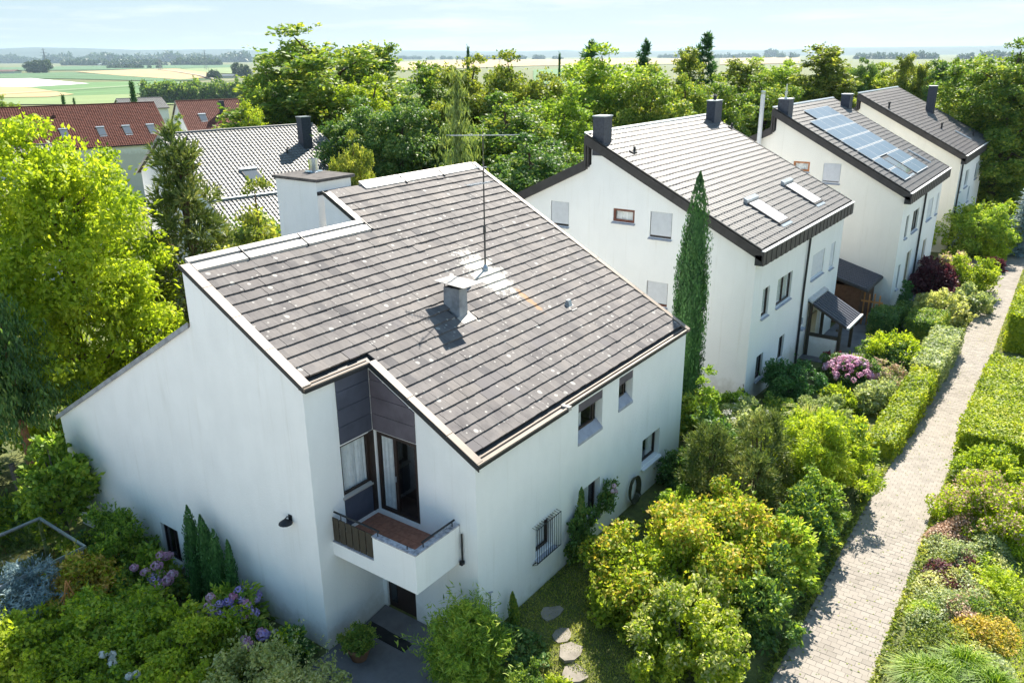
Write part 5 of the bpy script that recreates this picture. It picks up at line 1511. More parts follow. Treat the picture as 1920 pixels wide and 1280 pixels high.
def grass_tuft(seed, r, h, n, W=.02):
    rg = np.random.default_rng(seed)
    th = rg.uniform(0, 2 * math.pi, n); o = r * rg.uniform(.15, 1, n); hh = h * rg.uniform(.6, 1.1, n)
    b = np.stack([np.cos(th), np.sin(th), np.zeros(n)], 1); b0 = b * (r * .35 * rg.uniform(0, 1, (n, 1)))
    mid = b0 + b * (o * .45)[:, None] + np.array([0, 0, 1.0]) * (hh * .8)[:, None]
    tip = b0 + b * o[:, None] + np.array([0, 0, 1.0]) * (hh * .72)[:, None]
    sd = np.stack([-np.sin(th), np.cos(th), np.zeros(n)], 1) * W
    q1 = np.stack([b0 - sd, b0 + sd, mid + sd * .8, mid - sd * .8], 1)
    q2 = np.stack([mid - sd * .8, mid + sd * .8, tip + sd * .1, tip - sd * .1], 1)
    return np.concatenate([q1, q2])
def carpet(seed, rx, ry, h, L, W, cov=1.8, rot=0.0):
    """low uneven ground cover"""
    rg = np.random.default_rng(seed)
    n = int(cov * math.pi * rx * ry / (L * W * .5))
    t = rg.uniform(0, 2 * math.pi, n); q = np.sqrt(rg.uniform(0, 1, n)) * (1 + .12 * np.sin(3 * t + seed))
    x, y = rx * q * np.cos(t), ry * q * np.sin(t)
    z = h * (1 - np.clip(q, 0, 1) ** 4) * (.62 + .38 * np.sin(x * 3.3 + seed) * np.sin(y * 3.7 + 2 * seed) + rg.normal(0, .12, n))
    c, s = math.cos(rot), math.sin(rot)
    P = np.stack([c * x - s * y, s * x + c * y, np.maximum(z, .02)], 1)
    return leafq(P, np.tile([0, 0, 1.0], (n, 1)), L, W, rg, None, .5, .75)
def blossoms(seed, pts, r, L, per=40):
    rg = np.random.default_rng(seed)
    out = []
    for p in pts:
        d = sph(rg, per)
        out.append(leafq(p + d * r, d, L, L, rg, None, .5, .2))
    return np.concatenate(out)
def tips(t, part, q, r, h, mat, frac=.55, lo=.5, seed=1, only_top=True):
    """divide a crown into its older leaves and its coloured young outer leaves"""
    rg = np.random.default_rng(seed)
    c = q.mean(1); e = np.sqrt((c[:, 0] / r) ** 2 + (c[:, 1] / r) ** 2 + ((c[:, 2] - h * .4) / (h * .6)) ** 2) 
    k = (e > .82 + rg.normal(0, .08, len(c))) & (c[:, 2] > lo * h) & (rg.uniform(0, 1, len(c)) < frac)
    return q[~k], q[k]
def foliage(name, q, mat, parent, mi=None):
    return link(name, quads_mesh(name, q), [mat], parent)
def stems(parent, r, h, n=5, mat='bark_grey', seed=1, rad=.03):
    rg = np.random.default_rng(seed)
    m = MB(); o = ORG[parent.name]
    for i in range(n):
        th = rg.uniform(0, 6.28); d = np.array([math.cos(th), math.sin(th), 0]) * r * rg.uniform(.1, .45)
        m.tube([o + d * .15 + np.array([0, 0, -.1]), o + d * .6 + np.array([0, 0, h * .4]), o + d + np.array([0, 0, h * .75])], [rad, rad * .7, rad * .35], 5)
    return m.build('stem', mat, parent)
def tree_trunk(parent, h, rad, limbs, mat='bark', zb=.3, lean=(0, 0)):
    m = MB(); o = ORG[parent.name]
    top = np.array([lean[0], lean[1], h])
    m.tube([o + np.array([0, 0, -.5]), o + np.array([0, 0, .05]) , o + top * .5, o + top], [rad * 1.5, rad * 1.05, rad * .7, rad * .22], 8)
    for c in limbs:
        c = np.array(c); z = min(c[2] * .72, h * .9); z = max(z, h * zb * .6)
        a = top * (z / h); b = a + (c - a) * .5 + np.array([0, 0, .08 * h])
        m.tube([o + a, o + b, o + c], [rad * .4, rad * .25, rad * .08], 5)
    return m.build('trunk', mat, parent)
def plant(name, label, cat, x, y, parts, group=None, stem=None, z=None, rz=0.0):
    t = empty(name, (x, y, g1(x, y) if z is None else z), label, cat, group)
    for pn, q, mt in parts:
        foliage(pn, q, mt, t)
    if stem:
        stems(t, *stem)
    if rz: t.rotation_euler = (0, 0, rz)
    return t
def shrub(label, x, y, r, h, mat, L=.085, seed=1, cov=1.25, nl=20, name='garden_shrub', cat='shrub', group=None, W=None, lr=(.3, .45), extra=(), flat=.9, zb=None, keep=.55, sx=1.0, tip=None, tipfrac=.6, tiplo=.45):
    L = L * (1.0 + .45 * ((seed * 0.618) % 1.0)); W = W or L * (.5 + .28 * ((seed * .377) % 1.0)); cov = cov * .88
    q, C = crown_broad(seed, r, h, -.12 * h if zb is None else zb, L, W, cov, nl, 0.15, lr, keep, flat, .2)
    if sx != 1.0: q = q * np.array([sx, 1, 1])
    if tip:
        q, q2 = tips(None, None, q, r, h, tip, tipfrac, tiplo, seed); extra = list(extra) + [('young_leaves', q2, tip)]
    return plant(name, label, cat, x, y, [('foliage', q, mat)] + list(extra), group, (r, h, 5, 'bark_grey', seed))
TREES = [
    ('broadleaf_tree', 'tall broad green tree behind the grey roofed house, highest on the skyline', 'oak', 'leaf_mid', 43.5, 52.5, 19.2, 6.5),
    ('broadleaf_tree', 'tall narrow green tree at the right shoulder of the highest tree', 'lime', 'leaf_mid', 48.9, 50.2, 18.7, 2.6),
    ('broadleaf_tree', 'green tree at the left flank of the highest tree, beside the red roof', 'oak', 'leaf_mid', 37.5, 52.4, 16.1, 2.4),
    ('broadleaf_tree', 'bright lime green tree below the highest tree', 'oak', 'leaf_lime', 38.3, 41.0, 14.6, 2.8),
    ('broadleaf_tree', 'dark green tree directly behind the big white chimney', 'oak', 'leaf_dark', 33.7, 37.1, 12.8, 2.7),
    ('broadleaf_tree', 'upright green tree left of the drooping spruce, top of its group', 'lime', 'leaf_mid', 43.1, 38.8, 16.3, 2.8),
    ('broadleaf_tree', 'dark tree filling the gap left of the drooping spruce', 'oak', 'leaf_dark', 32.6, 32.5, 13.4, 2.8),
    ('broadleaf_tree', 'yellowish tree just behind the drooping spruce tip', 'oak', 'leaf_olive', 40.7, 32.3, 15.5, 2.8),
    ('broadleaf_tree', 'yellow-green tree above the aerial mast', 'oak', 'leaf_olive', 41.3, 28.3, 15.4, 2.8),
    ('broadleaf_tree', 'dark green rounded tree behind the aerial mast', 'oak', 'leaf_mid', 32.1, 22.2, 12.7, 3.4),
    ('broadleaf_tree', 'fresh green tree left of the second house chimney', 'oak', 'leaf_fresh', 36.5, 21.1, 13.0, 2.4),
    ('broadleaf_tree', 'dark low tree between the near ridge and the second house', 'oak', 'leaf_dark', 25.5, 15.8, 10.6, 2.7),
    ('broadleaf_tree', 'pale green rounded tree behind the second house chimney', 'oak', 'leaf_fresh', 48.5, 24.4, 15.6, 3.6),
    ('broadleaf_tree', 'green tree behind the middle of the second house ridge', 'oak', 'leaf_mid', 46.5, 19.5, 14.0, 2.7),
    ('broadleaf_tree', 'pointed olive tree right of the dark far pines', 'lime', 'leaf_olive', 64.2, 24.2, 16.5, 2.2),
    ('broadleaf_tree', 'low green tree behind the second house ridge end', 'oak', 'leaf_mid', 49.6, 17.6, 13.2, 2.1),
    ('broadleaf_tree', 'olive tree with two pointed tops left of the steel flue', 'lime', 'leaf_olive', 69.9, 20.8, 15.1, 2.9),
    ('broadleaf_tree', 'light green tree behind the steel flue', 'oak', 'leaf_fresh', 80.7, 20.3, 14.0, 3.2),
    ('broadleaf_tree', 'tall pointed olive tree above the solar roof', 'lime', 'leaf_olive', 78.1, 15.0, 16.1, 3.4),
    ('broadleaf_tree', 'small dark round tree right of the tall pointed olive tree', 'oak', 'leaf_dark', 94.6, 15.3, 13.8, 1.6),
    ('broadleaf_tree', 'yellowish tree behind the left end of the farthest ridge', 'oak', 'leaf_lime', 97.0, 13.6, 13.0, 2.8),
    ('broadleaf_tree', 'slim pointed olive tree above the farthest ridge', 'lime', 'leaf_olive', 85.7, 9.0, 14.7, 1.5),
    ('broadleaf_tree', 'second slim pointed tree above the farthest ridge', 'lime', 'leaf_olive', 84.0, 6.9, 13.7, 1.5),
    ('broadleaf_tree', 'dark conical tree behind the farthest slim chimney', 'lime', 'leaf_dark', 82.3, 4.9, 13.9, 1.5),
    ('broadleaf_tree', 'dark conical tree right of the farthest slim chimney', 'lime', 'leaf_mid', 88.5, 4.2, 14.0, 1.5),
    ('broadleaf_tree', 'broad lime tree mass right of the farthest house', 'oak', 'leaf_lime', 104.6, 4.4, 12.8, 3.4),
    ('broadleaf_tree', 'dark green tree rising over the farthest roof edge', 'oak', 'leaf_mid', 74.7, 1.8, 10.5, 2.5),
    ('broadleaf_tree', 'yellow leaved tree beside the farthest gutter end', 'oak', 'leaf_lime', 82.9, 0.3, 8.8, 2.2),
    ('broadleaf_tree', 'large green tree at the right edge of the picture', 'oak', 'leaf_mid', 71.2, -2.5, 14.6, 3.6),
    ('broadleaf_tree', 'low fresh green tree far behind the solar roof', 'oak', 'leaf_fresh', 113.5, 22.1, 12.9, 3.1),
    ('broadleaf_tree', 'low olive tree far behind the cream house chimney', 'oak', 'leaf_olive', 107.3, 25.8, 13.1, 3.1),
    ('broadleaf_tree', 'lime tree at the far end of the tree line', 'oak', 'leaf_lime', 136.7, 5.1, 12.1, 3.9),
    ('broadleaf_tree', 'green tree low in front of the right edge tree', 'oak', 'leaf_fresh', 77.2, -2.0, 9.5, 2.7),
    ('pine_tree', 'dark far pine above the middle tree line, left one', 'pine', 'needle_green', 70.3, 38.6, 17.6, 1.6),
    ('pine_tree', 'dark far pine above the middle tree line, second one', 'pine', 'needle_green', 75.0, 34.2, 17.4, 1.2),
    ('pine_tree', 'tall dark pine right of the pointed olive tree', 'pine', 'needle_green', 77.7, 28.3, 17.7, 1.7),
    ('spruce_tree', 'small dark spruce poking above the tree line near the left', 'spruce', 'needle_green', 81.3, 64.8, 18.8, 0.8),
    ('spruce_tree', 'very slim dark cypress standing against the far field', 'spruce', 'needle_green', 70.2, 42.6, 16.5, 0.5),
    ('spruce_tree', 'dark spruce standing before the green field behind the red roof', 'spruce', 'needle_green', 80.5, 149.9, 18.4, 1.9),
    ('spruce_tree', 'small dark spruce over the left part of the red roof', 'spruce', 'needle_green', 65.0, 146.8, 16.4, 1.2),
    ('spruce_tree', 'tiny dark spruce beside the small one over the red roof', 'spruce', 'needle_green', 66.6, 146.1, 15.8, 0.8),
    ('broadleaf_tree', 'small green tree between the two red roofs', 'oak', 'leaf_mid', 36.9, 67.6, 12.3, 1.3),
    ('broadleaf_tree', 'low dark tree at the far left over the red roof', 'oak', 'leaf_mid', 59.0, 155.2, 16.5, 2.0),
    ('broadleaf_tree', 'leafy tree at the right end of the paler red roof', 'oak', 'leaf_lime', 32.0, 49.1, 13.1, 1.6),
    ('broadleaf_tree', 'yellowish shrub tree at the right corner of the grey roof', 'oak', 'leaf_olive', 20.5, 24.8, 11.0, 1.0),
    ('broadleaf_tree', 'green filler tree deep in the gap right of the drooping spruce', 'oak', 'leaf_mid', 49.9, 36.8, 14.1, 3.1),
    ('broadleaf_tree', 'olive filler tree behind the fresh green tree', 'oak', 'leaf_olive', 56.0, 31.4, 13.7, 2.7),
    ('broadleaf_tree', 'mid green tree low between the two pointed olive trees', 'oak', 'leaf_mid', 57.9, 18.7, 13.0, 2.5),
    ('broadleaf_tree', 'mid green tree low behind the cream house ridge', 'oak', 'leaf_mid', 67.0, 17.2, 12.7, 2.7),
    ('broadleaf_tree', 'green tree low behind the solar roof ridge', 'oak', 'leaf_mid', 80.6, 13.3, 11.6, 2.6),
    ('broadleaf_tree', 'olive tree low behind the farthest ridge', 'oak', 'leaf_olive', 89.6, 9.9, 11.7, 2.7),
    ('broadleaf_tree', 'tall lime tree far back between the slim trees of the right skyline', 'oak', 'leaf_lime', 125.6, 12.9, 13.2, 4.1),
    ('broadleaf_tree', 'green tree far back left of the right edge tree', 'oak', 'leaf_fresh', 121.7, 5.0, 13.2, 3.2),
    ('broadleaf_tree', 'mid green tree far back right of the tall pointed olive tree', 'oak', 'leaf_mid', 124.1, 20.7, 13.4, 4.2),
    ('broadleaf_tree', 'green tree far back behind the steel flue', 'oak', 'leaf_fresh', 100.7, 29.7, 14.6, 3.6),
]
# ---- background trees from shared prototypes
PROTO = {}
def proto(kind, i):
    k = (kind, i)
    if k in PROTO: return PROTO[k]
    if kind == 'oak':
        r0, h0 = 3.6, 13.5
        q, C = crown_broad(40 + i, r0, h0, .4, .175, .12, .85, 84, .2, (.22, .34), .5, .95, .16)
        limbs = C[::6]
    elif kind == 'lime':
        r0, h0 = 2.6, 14.5
        q, C = crown_broad(60 + i, r0, h0, .4, .17, .115, .85, 84, .55, (.24, .36), .5, 1.15, .16)
        limbs = C[::7]
    elif kind == 'pine':
        r0, h0 = 1.8, 16
        q, C = crown_pine(70 + i, r0, h0, 8, .55, 60, 46, .55, .5)
        q = np.concatenate([q, crown_conifer(71 + i, r0 * .9, h0, 8.5, .4, .1, 13, 6, .1, 7, 0, .5)])
        limbs = C[::9]
    else:
        r0, h0 = 1.5, 15
        q = crown_conifer(80 + i, r0, h0, 2, .36, .11, 46, 8, .45, 6, .25, .8, .2, 1.2); limbs = []
    t = empty('tree_proto', (0, 0, 0))
    c = foliage('crown', q, 'leaf_mid', t)
    tr_ = tree_trunk(t, h0 * .86, .2 if kind != 'oak' else .28, limbs)
    PROTO[k] = (c.data, tr_.data, r0, h0)
    for o in (c, tr_, t): bpy.data.objects.remove(o, do_unlink=True)
    return PROTO[k]
rt = np.random.default_rng(21)
GRP = {'broadleaf_tree': 'broadleaved trees behind the houses', 'pine_tree': 'dark pines above the tree line', 'spruce_tree': 'small dark spruces in the distance'}
for i, (nm, lab, kind, mt, x, y, h, r) in enumerate(TREES):
    cme, tme, r0, h0 = proto(kind, i % {'oak': 2}.get(kind, 1))
    t = empty(nm, (x, y, g1(x, y)), lab, 'tree', GRP[nm])
    for pn, me in (('crown', cme), ('trunk', tme)):
        o = bpy.data.objects.new(pn, me); COL.objects.link(o); o.parent = t
        if pn == 'crown':
            o.material_slots[0].link = 'OBJECT'; o.material_slots[0].material = MATS[mt]
    t.rotation_euler = (0, 0, rt.uniform(0, 6.28))
    k = {'oak': 1.6, 'lime': 1.5}.get(kind, 1.15)
    t.scale = (r / r0 * k, r / r0 * k, h / h0 * (1.02 if kind in ('oak', 'lime') else 1.0))
# drooping spruce right behind the near roof
x, y = 22.5, 18.7
t = empty('drooping_spruce', (x, y, g1(x, y)), 'pale green drooping spruce with long hanging branches behind the near roof', 'tree')
q = crown_conifer(90, 3.9, 14.3, 1.0, .36, .065, 17, 10, .28, 20, .75, .9, .42)
foliage('crown', q, 'needle_larch', t)
q = crown_column(91, .5, 14.2, .3, .08, 1.6, 1, .9); foliage('leader', q, 'needle_larch', t)
tree_trunk(t, 13.5, .2, [])
# ---- far trees and woods
for lab, (x, y), h, r in FARTREES:
    t = empty('field_tree', (x, y, ZP), lab, 'tree', 'lone trees out on the plain')
    s = max(r, h * .5)
    q, C = crown_broad(int(x) % 97, r, h, .0, r * .22, r * .17, 1.1, 16, .1, (.36, .5))
    foliage('crown', q, 'leaf_far', t); tree_trunk(t, h * .6, r * .06, [])
rg_ = np.random.default_rng(8)
for nm, lab, a, b, h, d in GROVES:
    a, b = np.array(a), np.array(b)
    ln = np.linalg.norm(b - a); vdir = unit((a + b) / 2 - CAM[:2])
    Q = []
    near_ = d < 1500
    n = int(max(14, min(60, ln / (h * .55)))) if not near_ else 34
    for k in range(n):
        p = a + (b - a) * rg_.uniform(0, 1) + vdir * rg_.uniform(0, ln * .10 if near_ else ln * .16)
        hh = h * rg_.uniform(.6, 1.05) * (.75 if near_ else .45); r = hh * rg_.uniform(.42, .6) if near_ else hh * rg_.uniform(.7, 1.5)
        q, C = crown_broad(k, r, hh, -.1 * hh, (r * .26 if near_ else r * .5), None, .8 if near_ else .7, 12 if near_ else 6, .1, (.36, .52))
        Q.append(q + np.array([p[0], p[1], ZP]))
    o = link(nm, quads_mesh(nm, np.concatenate(Q)), ['leaf_mid' if near_ else 'leaf_far'])
    tag(o, lab, 'wood', kind='stuff')

# ---- left side: behind and beside the gable wall
x, y = 1.3, 20.0
t = empty('golden_tree', (x, y, g1(x, y)), 'large bright yellow-green tree with hanging sprays behind the blank gable wall', 'tree')
q, C = crown_broad(101, 4.3, 12.9, .4, .18, .10, .72, 74, .28, (.22, .34), .45, 1.0, .16)
rg_ = np.random.default_rng(4)
st = []
for c in C:
    for k in range(5):
        d = sph(rg_, 1)[0]; d[2] = abs(d[2]) * .3; p0 = c + d * .9; n = 22
        s = rg_.uniform(0, 1, (n, 1)); out = unit(d * np.array([1, 1, 0]))
        P = p0 + out * .55 * s + np.array([0, 0, -1.0]) * (1.5 * s ** 1.5) + rg_.normal(0, .06, (n, 3))
        st.append(leafq(P, np.tile(out + np.array([0, 0, .4]), (n, 1)), .17, .08, rg_, np.tile([0, 0, -1.0], (n, 1)), .8, .4))
foliage('crown', np.concatenate([q] + st), 'leaf_golden', t); tree_trunk(t, 10, .2, C[::5])
for i, (x, y, h, r, lab) in enumerate(((-3.4, 18.2, 9.0, 2.6, 'dark conifer with a bare reddish trunk at the far left edge'), (-2.1, 17.7, 7.6, 2.3, 'dark conifer with a bare reddish trunk beside the golden tree'), (-5.4, 19.6, 9.0, 2.4, 'dark conifer half cut by the left picture edge'))):
    t = empty('dark_conifer', (x, y, g1(x, y)), lab, 'tree', 'dark conifers at the left edge')
    foliage('crown', crown_conifer(110 + i, r, h, 3.6, .20, .055, 24, 9, .3, 9, .25, .6), 'leaf_dark', t); tree_trunk(t, h * .95, .17, [], 'bark_red')
x, y = 6.7, 20.4
t = empty('pine_tree', (x, y, g1(x, y)), 'bushy mid green pine between the golden tree and the pale grey roof', 'tree')
q, C = crown_pine(120, 2.6, 12.0, .6, .34, 330, 60, .60, .55, .2); foliage('crown', q, 'needle_pine', t); tree_trunk(t, 11, .18, C[::9])
x, y = 7.9, 17.3
t = empty('olive_tree', (x, y, g1(x, y)), 'airy brownish olive tree left of the big white chimney', 'tree')
q, C = crown_broad(130, 1.7, 10.6, .8, .15, .085, .6, 30, .3, (.24, .4), .3); foliage('crown', q, 'leaf_olive', t); tree_trunk(t, 9.5, .12, C[::3])
x, y = 10.0, 21.0
plant('broadleaf_tree', 'dense green tree seen just over the near roof edge', 'tree', x, y, [('crown', crown_broad(131, 2.2, 8.6, .5, .16, .1, 1.0, 30, .3)[0], 'leaf_mid')], None, (1.0, 6, 4, 'bark', 3, .08))
for lab, x, y, r, h, sd in (('dark bush in the shade behind the left conifer trunks', -3.2, 21.8, 1.7, 2.6, 184), ('dark bush behind the conifer at the left picture edge', -5.8, 22.6, 1.8, 2.6, 185), ('dark bush farther back at the left picture edge', -4.6, 25.5, 2.2, 3.2, 186)):
    shrub(lab, x, y, r, h, 'leaf_dark', .13, sd, 1.0, 20, group='dark bushes behind the conifers')
# small tree against the wall
x, y = -2.95, 14.0
t = empty('wall_tree', (x, y, g1(x, y)), 'small leafy tree with a crooked trunk against the end of the gable wall', 'tree')
q, C = crown_broad(140, 1.1, 3.6, .9, .17, .11, 1.0, 24, .1, (.28, .42), .3); foliage('crown', q, 'leaf_fresh', t); tree_trunk(t, 2.6, .09, C[::3], 'bark_grey')
shrub('rounded bright green bush left of the gable window', -2.95, 10.9, 1.0, 2.2, 'leaf_fresh', .10, 141, 1.2, 26)
for i, (x, y, h, r) in enumerate(((-2.45, 7.75, 2.95, .27), (-2.42, 7.25, 2.8, .25), (-2.45, 6.7, 2.55, .24), (-2.44, 6.15, 2.4, .17))):
    plant('columnar_yew', ('leftmost', 'second from the left', 'third from the left', 'rightmost and thinnest')[i] + ' of the four slim dark yews on the gable wall', 'yew', x, y,
          [('foliage', crown_column(150 + i, r, h, .085, .035, 1.35, 3 if i < 3 else 2, .3), 'needle_green')], 'slim yews on the gable wall', (.1, h, 3, 'bark', 1, .025))
# hydrangeas
hyd_me = {}
def hydrangea(label, x, y, r, h, seed, cols, n, mat='leaf_mid'):
    t = shrub(label, x, y, r, h, mat, .12, seed, 1.1, 16, 'hydrangea', 'hydrangea', 'hydrangeas along the gable wall', .09)
    rg = np.random.default_rng(seed)
    for k in range(n):
        c = cols[k % len(cols)]
        if c not in hyd_me:
            d = sph(rg, 130)
            q = leafq(d * .125 * np.array([1, 1, .8]), d, .06, .055, rg, None, .5, .25)
            hyd_me[c] = quads_mesh('flower_head', q); hyd_me[c].materials.append(MATS[c])
        o = bpy.data.objects.new('flower_head', hyd_me[c]); COL.objects.link(o); o.parent = t
        th = rg.uniform(math.pi * .75, math.pi * 1.85); rr = r * rg.uniform(.45, 1.12); zz = h * (1.10 - .34 * (rr / r) ** 2)
        o.location = (rr * math.cos(th), rr * math.sin(th), zz)
        s = rg.uniform(.8, 1.25); o.scale = (s, s, s)
hydrangea('hydrangea with violet and lilac flower heads right of the slim yews', -2.95, 5.75, .75, 1.25, 160, ['petal_violet', 'petal_violet', 'petal_pink'], 28, 'leaf_fresh')
hydrangea('hydrangea with small pink heads under the gable window', -2.85, 9.35, .6, 1.2, 161, ['petal_pink'], 9, 'leaf_fresh')
hydrangea('hydrangea with a few purple heads left of the slim yews', -2.95, 8.5, .5, .85, 162, ['petal_violet', 'petal_pink'], 6)
hydrangea('low hydrangea with mixed heads near the house corner', -3.2, 4.5, .6, .75, 163, ['petal_pink', 'petal_violet'], 8)
# shrub border along the left bottom
for lab, x, y, r, h, mt, sd, L in (
        ('dark feathery shrub at the foot of the house corner', -2.75, 3.75, .6, .75, 'leaf_dark', 171, .09),
        ('big olive green shrub below the violet hydrangea', -4.3, 5.5, 1.35, 1.45, 'leaf_lime', 172, .085),
        ('rounded green shrub in the middle of the left border', -4.9, 7.6, 1.35, 1.5, 'leaf_fresh', 173, .085),
        ('brownish olive shrub behind the wooden trestle', -4.55, 10.2, 1.15, 1.7, 'leaf_orange', 174, .085),
        ('dark green shrub beside the round bush', -3.6, 9.1, .8, 1.0, 'leaf_mid', 175, .085),
        ('fresh green shrub at the bottom left corner', -6.6, 8.6, 1.3, 1.5, 'leaf_lime', 176, .085),
        ('lime tinted shrub left of the cream shrub', -5.3, 4.4, 1.0, 1.0, 'leaf_lime', 177, .085),
        ('low dark shrub behind the white roses', -6.3, 6.5, 1.2, 1.1, 'leaf_lime', 178, .085),
        ('green shrub under the blue juniper', -5.6, 11.4, 1.2, 1.2, 'leaf_pale', 179, .085),
        ('low green shrub between the roses and the cream shrub', -5.9, 5.2, 1.0, .9, 'leaf_lime', 180, .08),
        ('shade green shrub by the pavilion corner', -3.4, 12.0, .9, .9, 'leaf_dark', 181, .085),
        ('dark undergrowth shrub below the conifer trunks', -3.4, 16.8, 1.5, .5, 'leaf_mid', 182, .12),
        ('dark undergrowth shrub left of the small wall tree', -5.0, 17.5, 1.6, .55, 'leaf_mid', 183, .12)):
    shrub(lab, x, y, r, h, mt, L, sd, 1.0, 22, group='shrubs of the left border', tip='leaf_golden', tipfrac=.3)  # light leaf colours and golden tips brighten these shaded shrubs
t = shrub('cream variegated shrub at the bottom edge below the hydrangeas', -4.0, 2.65, 1.15, 1.35, 'leaf_cream', .07, 190, 1.0, 18)
foliage('shoots', shoots(191, 1.3, 1.75, 120, .07, .03, 26, .3, .5), 'leaf_cream', t)
t = plant('blue_juniper', 'pale blue juniper spreading in front of the glass pavilion', 'juniper', -5.6, 10.4, [('foliage', np.concatenate([shoots(192, 1.2, 2.2, 170, .15, .035, 26, .9, .4, .07), crown_broad(193, .9, 1.8, .1, .12, .03, .8, 14)[0]]), 'needle_blue')], None, (.6, 1.2, 4, 'bark', 3))
t = shrub('rose bush with large white blooms at the bottom left', -6.25, 5.6, .75, .95, 'leaf_fresh', .085, 195, 1.1, 14, 'rose_bush', 'rose')
rg_ = np.random.default_rng(9)
pts = np.array([(rg_.uniform(-.8, .8), rg_.uniform(-.8, .8), rg_.uniform(.85, 1.05)) for _ in range(9)])
foliage('blossom', blossoms(3, pts, .07, .09, 26), 'petal_white', t)
# glass roofed pavilion, trestle
pav = empty('glass_pavilion', (-5.0, 11.3, -.5), 'low pavilion with a thin metal framed wired glass roof at the left edge', 'pavilion')
z = 1.2
for i in range(3):
    for j in range(2):
        xa, ya = -6.9 + i * .98, 10.62 + j * 1.24
        m = MB(); m.add([(xa + .02, ya + .02, z), (xa + .96, ya + .02, z), (xa + .96, ya + 1.22, z), (xa + .02, ya + 1.22, z)], [(0, 1, 2, 3)]); m.build('glass_panel', 'wired_glass', pav)
m = MB()
m.box((-3.97, 10.6, z - .06), (-3.91, 13.1, z + .03)); m.box((-6.95, 13.08, z - .06), (-3.912, 13.14, z + .03)); m.box((-6.95, 10.56, z - .06), (-3.912, 10.6, z + .03))
m.build('roof_frame', 'zinc', pav)
for x, y in ((-4.0, 13.0), (-4.0, 10.7), (-6.8, 13.0), (-6.8, 10.7)):
    m = MB(); m.box((x - .04, y - .04, -.8), (x + .04, y + .04, z - .06)); m.build('post', 'zinc', pav)
tw = empty('wooden_trestle', (-5.2, 9.0, .3), 'small orange wooden trestle standing in the left border', 'trestle')
for dx, dy in ((-.22, 0), (.05, .16), (.16, -.12)):
    m = MB(); m.tube([(-5.2 + dx, 9.0 + dy, .7), (-5.2, 9.0, 1.5)], .022, 5); m.build('leg', 'wood_orange', tw)
m = MB(); m.tube([(-5.42, 9.0, 1.0), (-5.1, 9.0, 1.45)], .018, 5); m.build('brace', 'wood_orange', tw)
# posts among the conifer trunks
m = MB(); m.tube([(-2.75, 17.3, -1.2), (-2.85, 17.3, 1.2)], .09, 7); o = m.build('timber_post', 'bark_grey', loc=(0, 0, 0)); tag(o, 'pale weathered timber post between the conifer trunks', 'post')
wl = MB(); wl.hexa([(-6, 16.2, -1.3), (-2.2, 15.6, -1.3), (-2.2, 15.75, -1.3), (-6, 16.35, -1.3), (-6, 16.2, -.55), (-2.2, 15.6, -.5), (-2.2, 15.75, -.5), (-6, 16.35, -.55)]); tag(wl.build('garden_wall', 'flagstone', loc=(0, 0, 0)), 'low stone garden wall behind the small wall tree', 'wall')

# ---- patio and front lawn
pot = empty('plant_pot', (-1.75, 2.35, 0.01), 'clay pot with a clipped green plant on the dark patio', 'plant pot')
m = MB(); m.lathe((-1.75, 2.35, .012), [(.19, 0), (.30, .34), (.34, .36), (.34, .42), (.29, .42), (.27, .36)], 20); m.build('pot', 'pot_clay', pot, smooth=True)
q, C = crown_broad(200, .42, .42, -.05, .05, .035, 1.3, 16); foliage('foliage', q + np.array([0, 0, .36]), 'leaf_mid', pot)
m = MB(); m.box((-1.0, 1.6, .014), (-.05, 3.05, .04)); tag(m.build('door_mat', 'rubber', loc=(0, 0, 0)), 'black door mat in front of the entrance under the balcony', 'mat')
x, y = -.95, -.35
plant('bamboo', 'feathery green bamboo clump hiding the near house corner', 'bamboo', x, y, [('foliage', np.concatenate([shoots(210, 1.05, 2.75, 150, .15, .028, 60, .55, .35, .08), crown_broad(211, .85, 2.2, .1, .13, .03, .9, 22)[0]]), 'leaf_fresh')], None, (.5, 2.0, 9, 'leaf_lime', 3, .015))
plant('ivy_patch', 'bluish green ivy patch at the foot of the near house corner', 'ivy', .35, -.75, [('foliage', carpet(212, .75, 1.0, .5, .09, .08, 2.0), 'leaf_dark')])
plant('sapling', 'small upright sapling on the near house corner', 'sapling', .95, -.3, [('foliage', crown_column(213, .14, 1.0, .09, .05, 1.2, 2), 'leaf_mid')])
shrub('clipped round box ball at the bottom edge', -.75, -1.75, .62, .85, 'leaf_mid', .05, 214, 1.3, 30, 'box_ball', 'shrub', lr=(.25, .35))
shrub('small yellow-green ball beside the box ball', -.15, -2.25, .34, .5, 'leaf_lime', .05, 215, 1.3, 20, 'box_ball', 'shrub')
lawn = grass_q = None
rg_ = np.random.default_rng(31)
n = 26000
P = np.stack([rg_.uniform(.2, 7.0, n), rg_.uniform(-4.6, -.03, n), np.zeros(n)], 1); P[:, 2] = gz(P[:, 0], P[:, 1])
q = leafq(P + np.array([0, 0, .02]), np.tile([0, 0, 1.0], (n, 1)) + rg_.normal(0, .5, (n, 3)), .07, .022, rg_, np.tile([0, 0, 1.0], (n, 1)), .6, .5)
tag(link('lawn_grass', quads_mesh('lawn_grass', q), ['leaf_olive']), 'short dry grass on the strip before the near house', 'grass', kind='stuff')
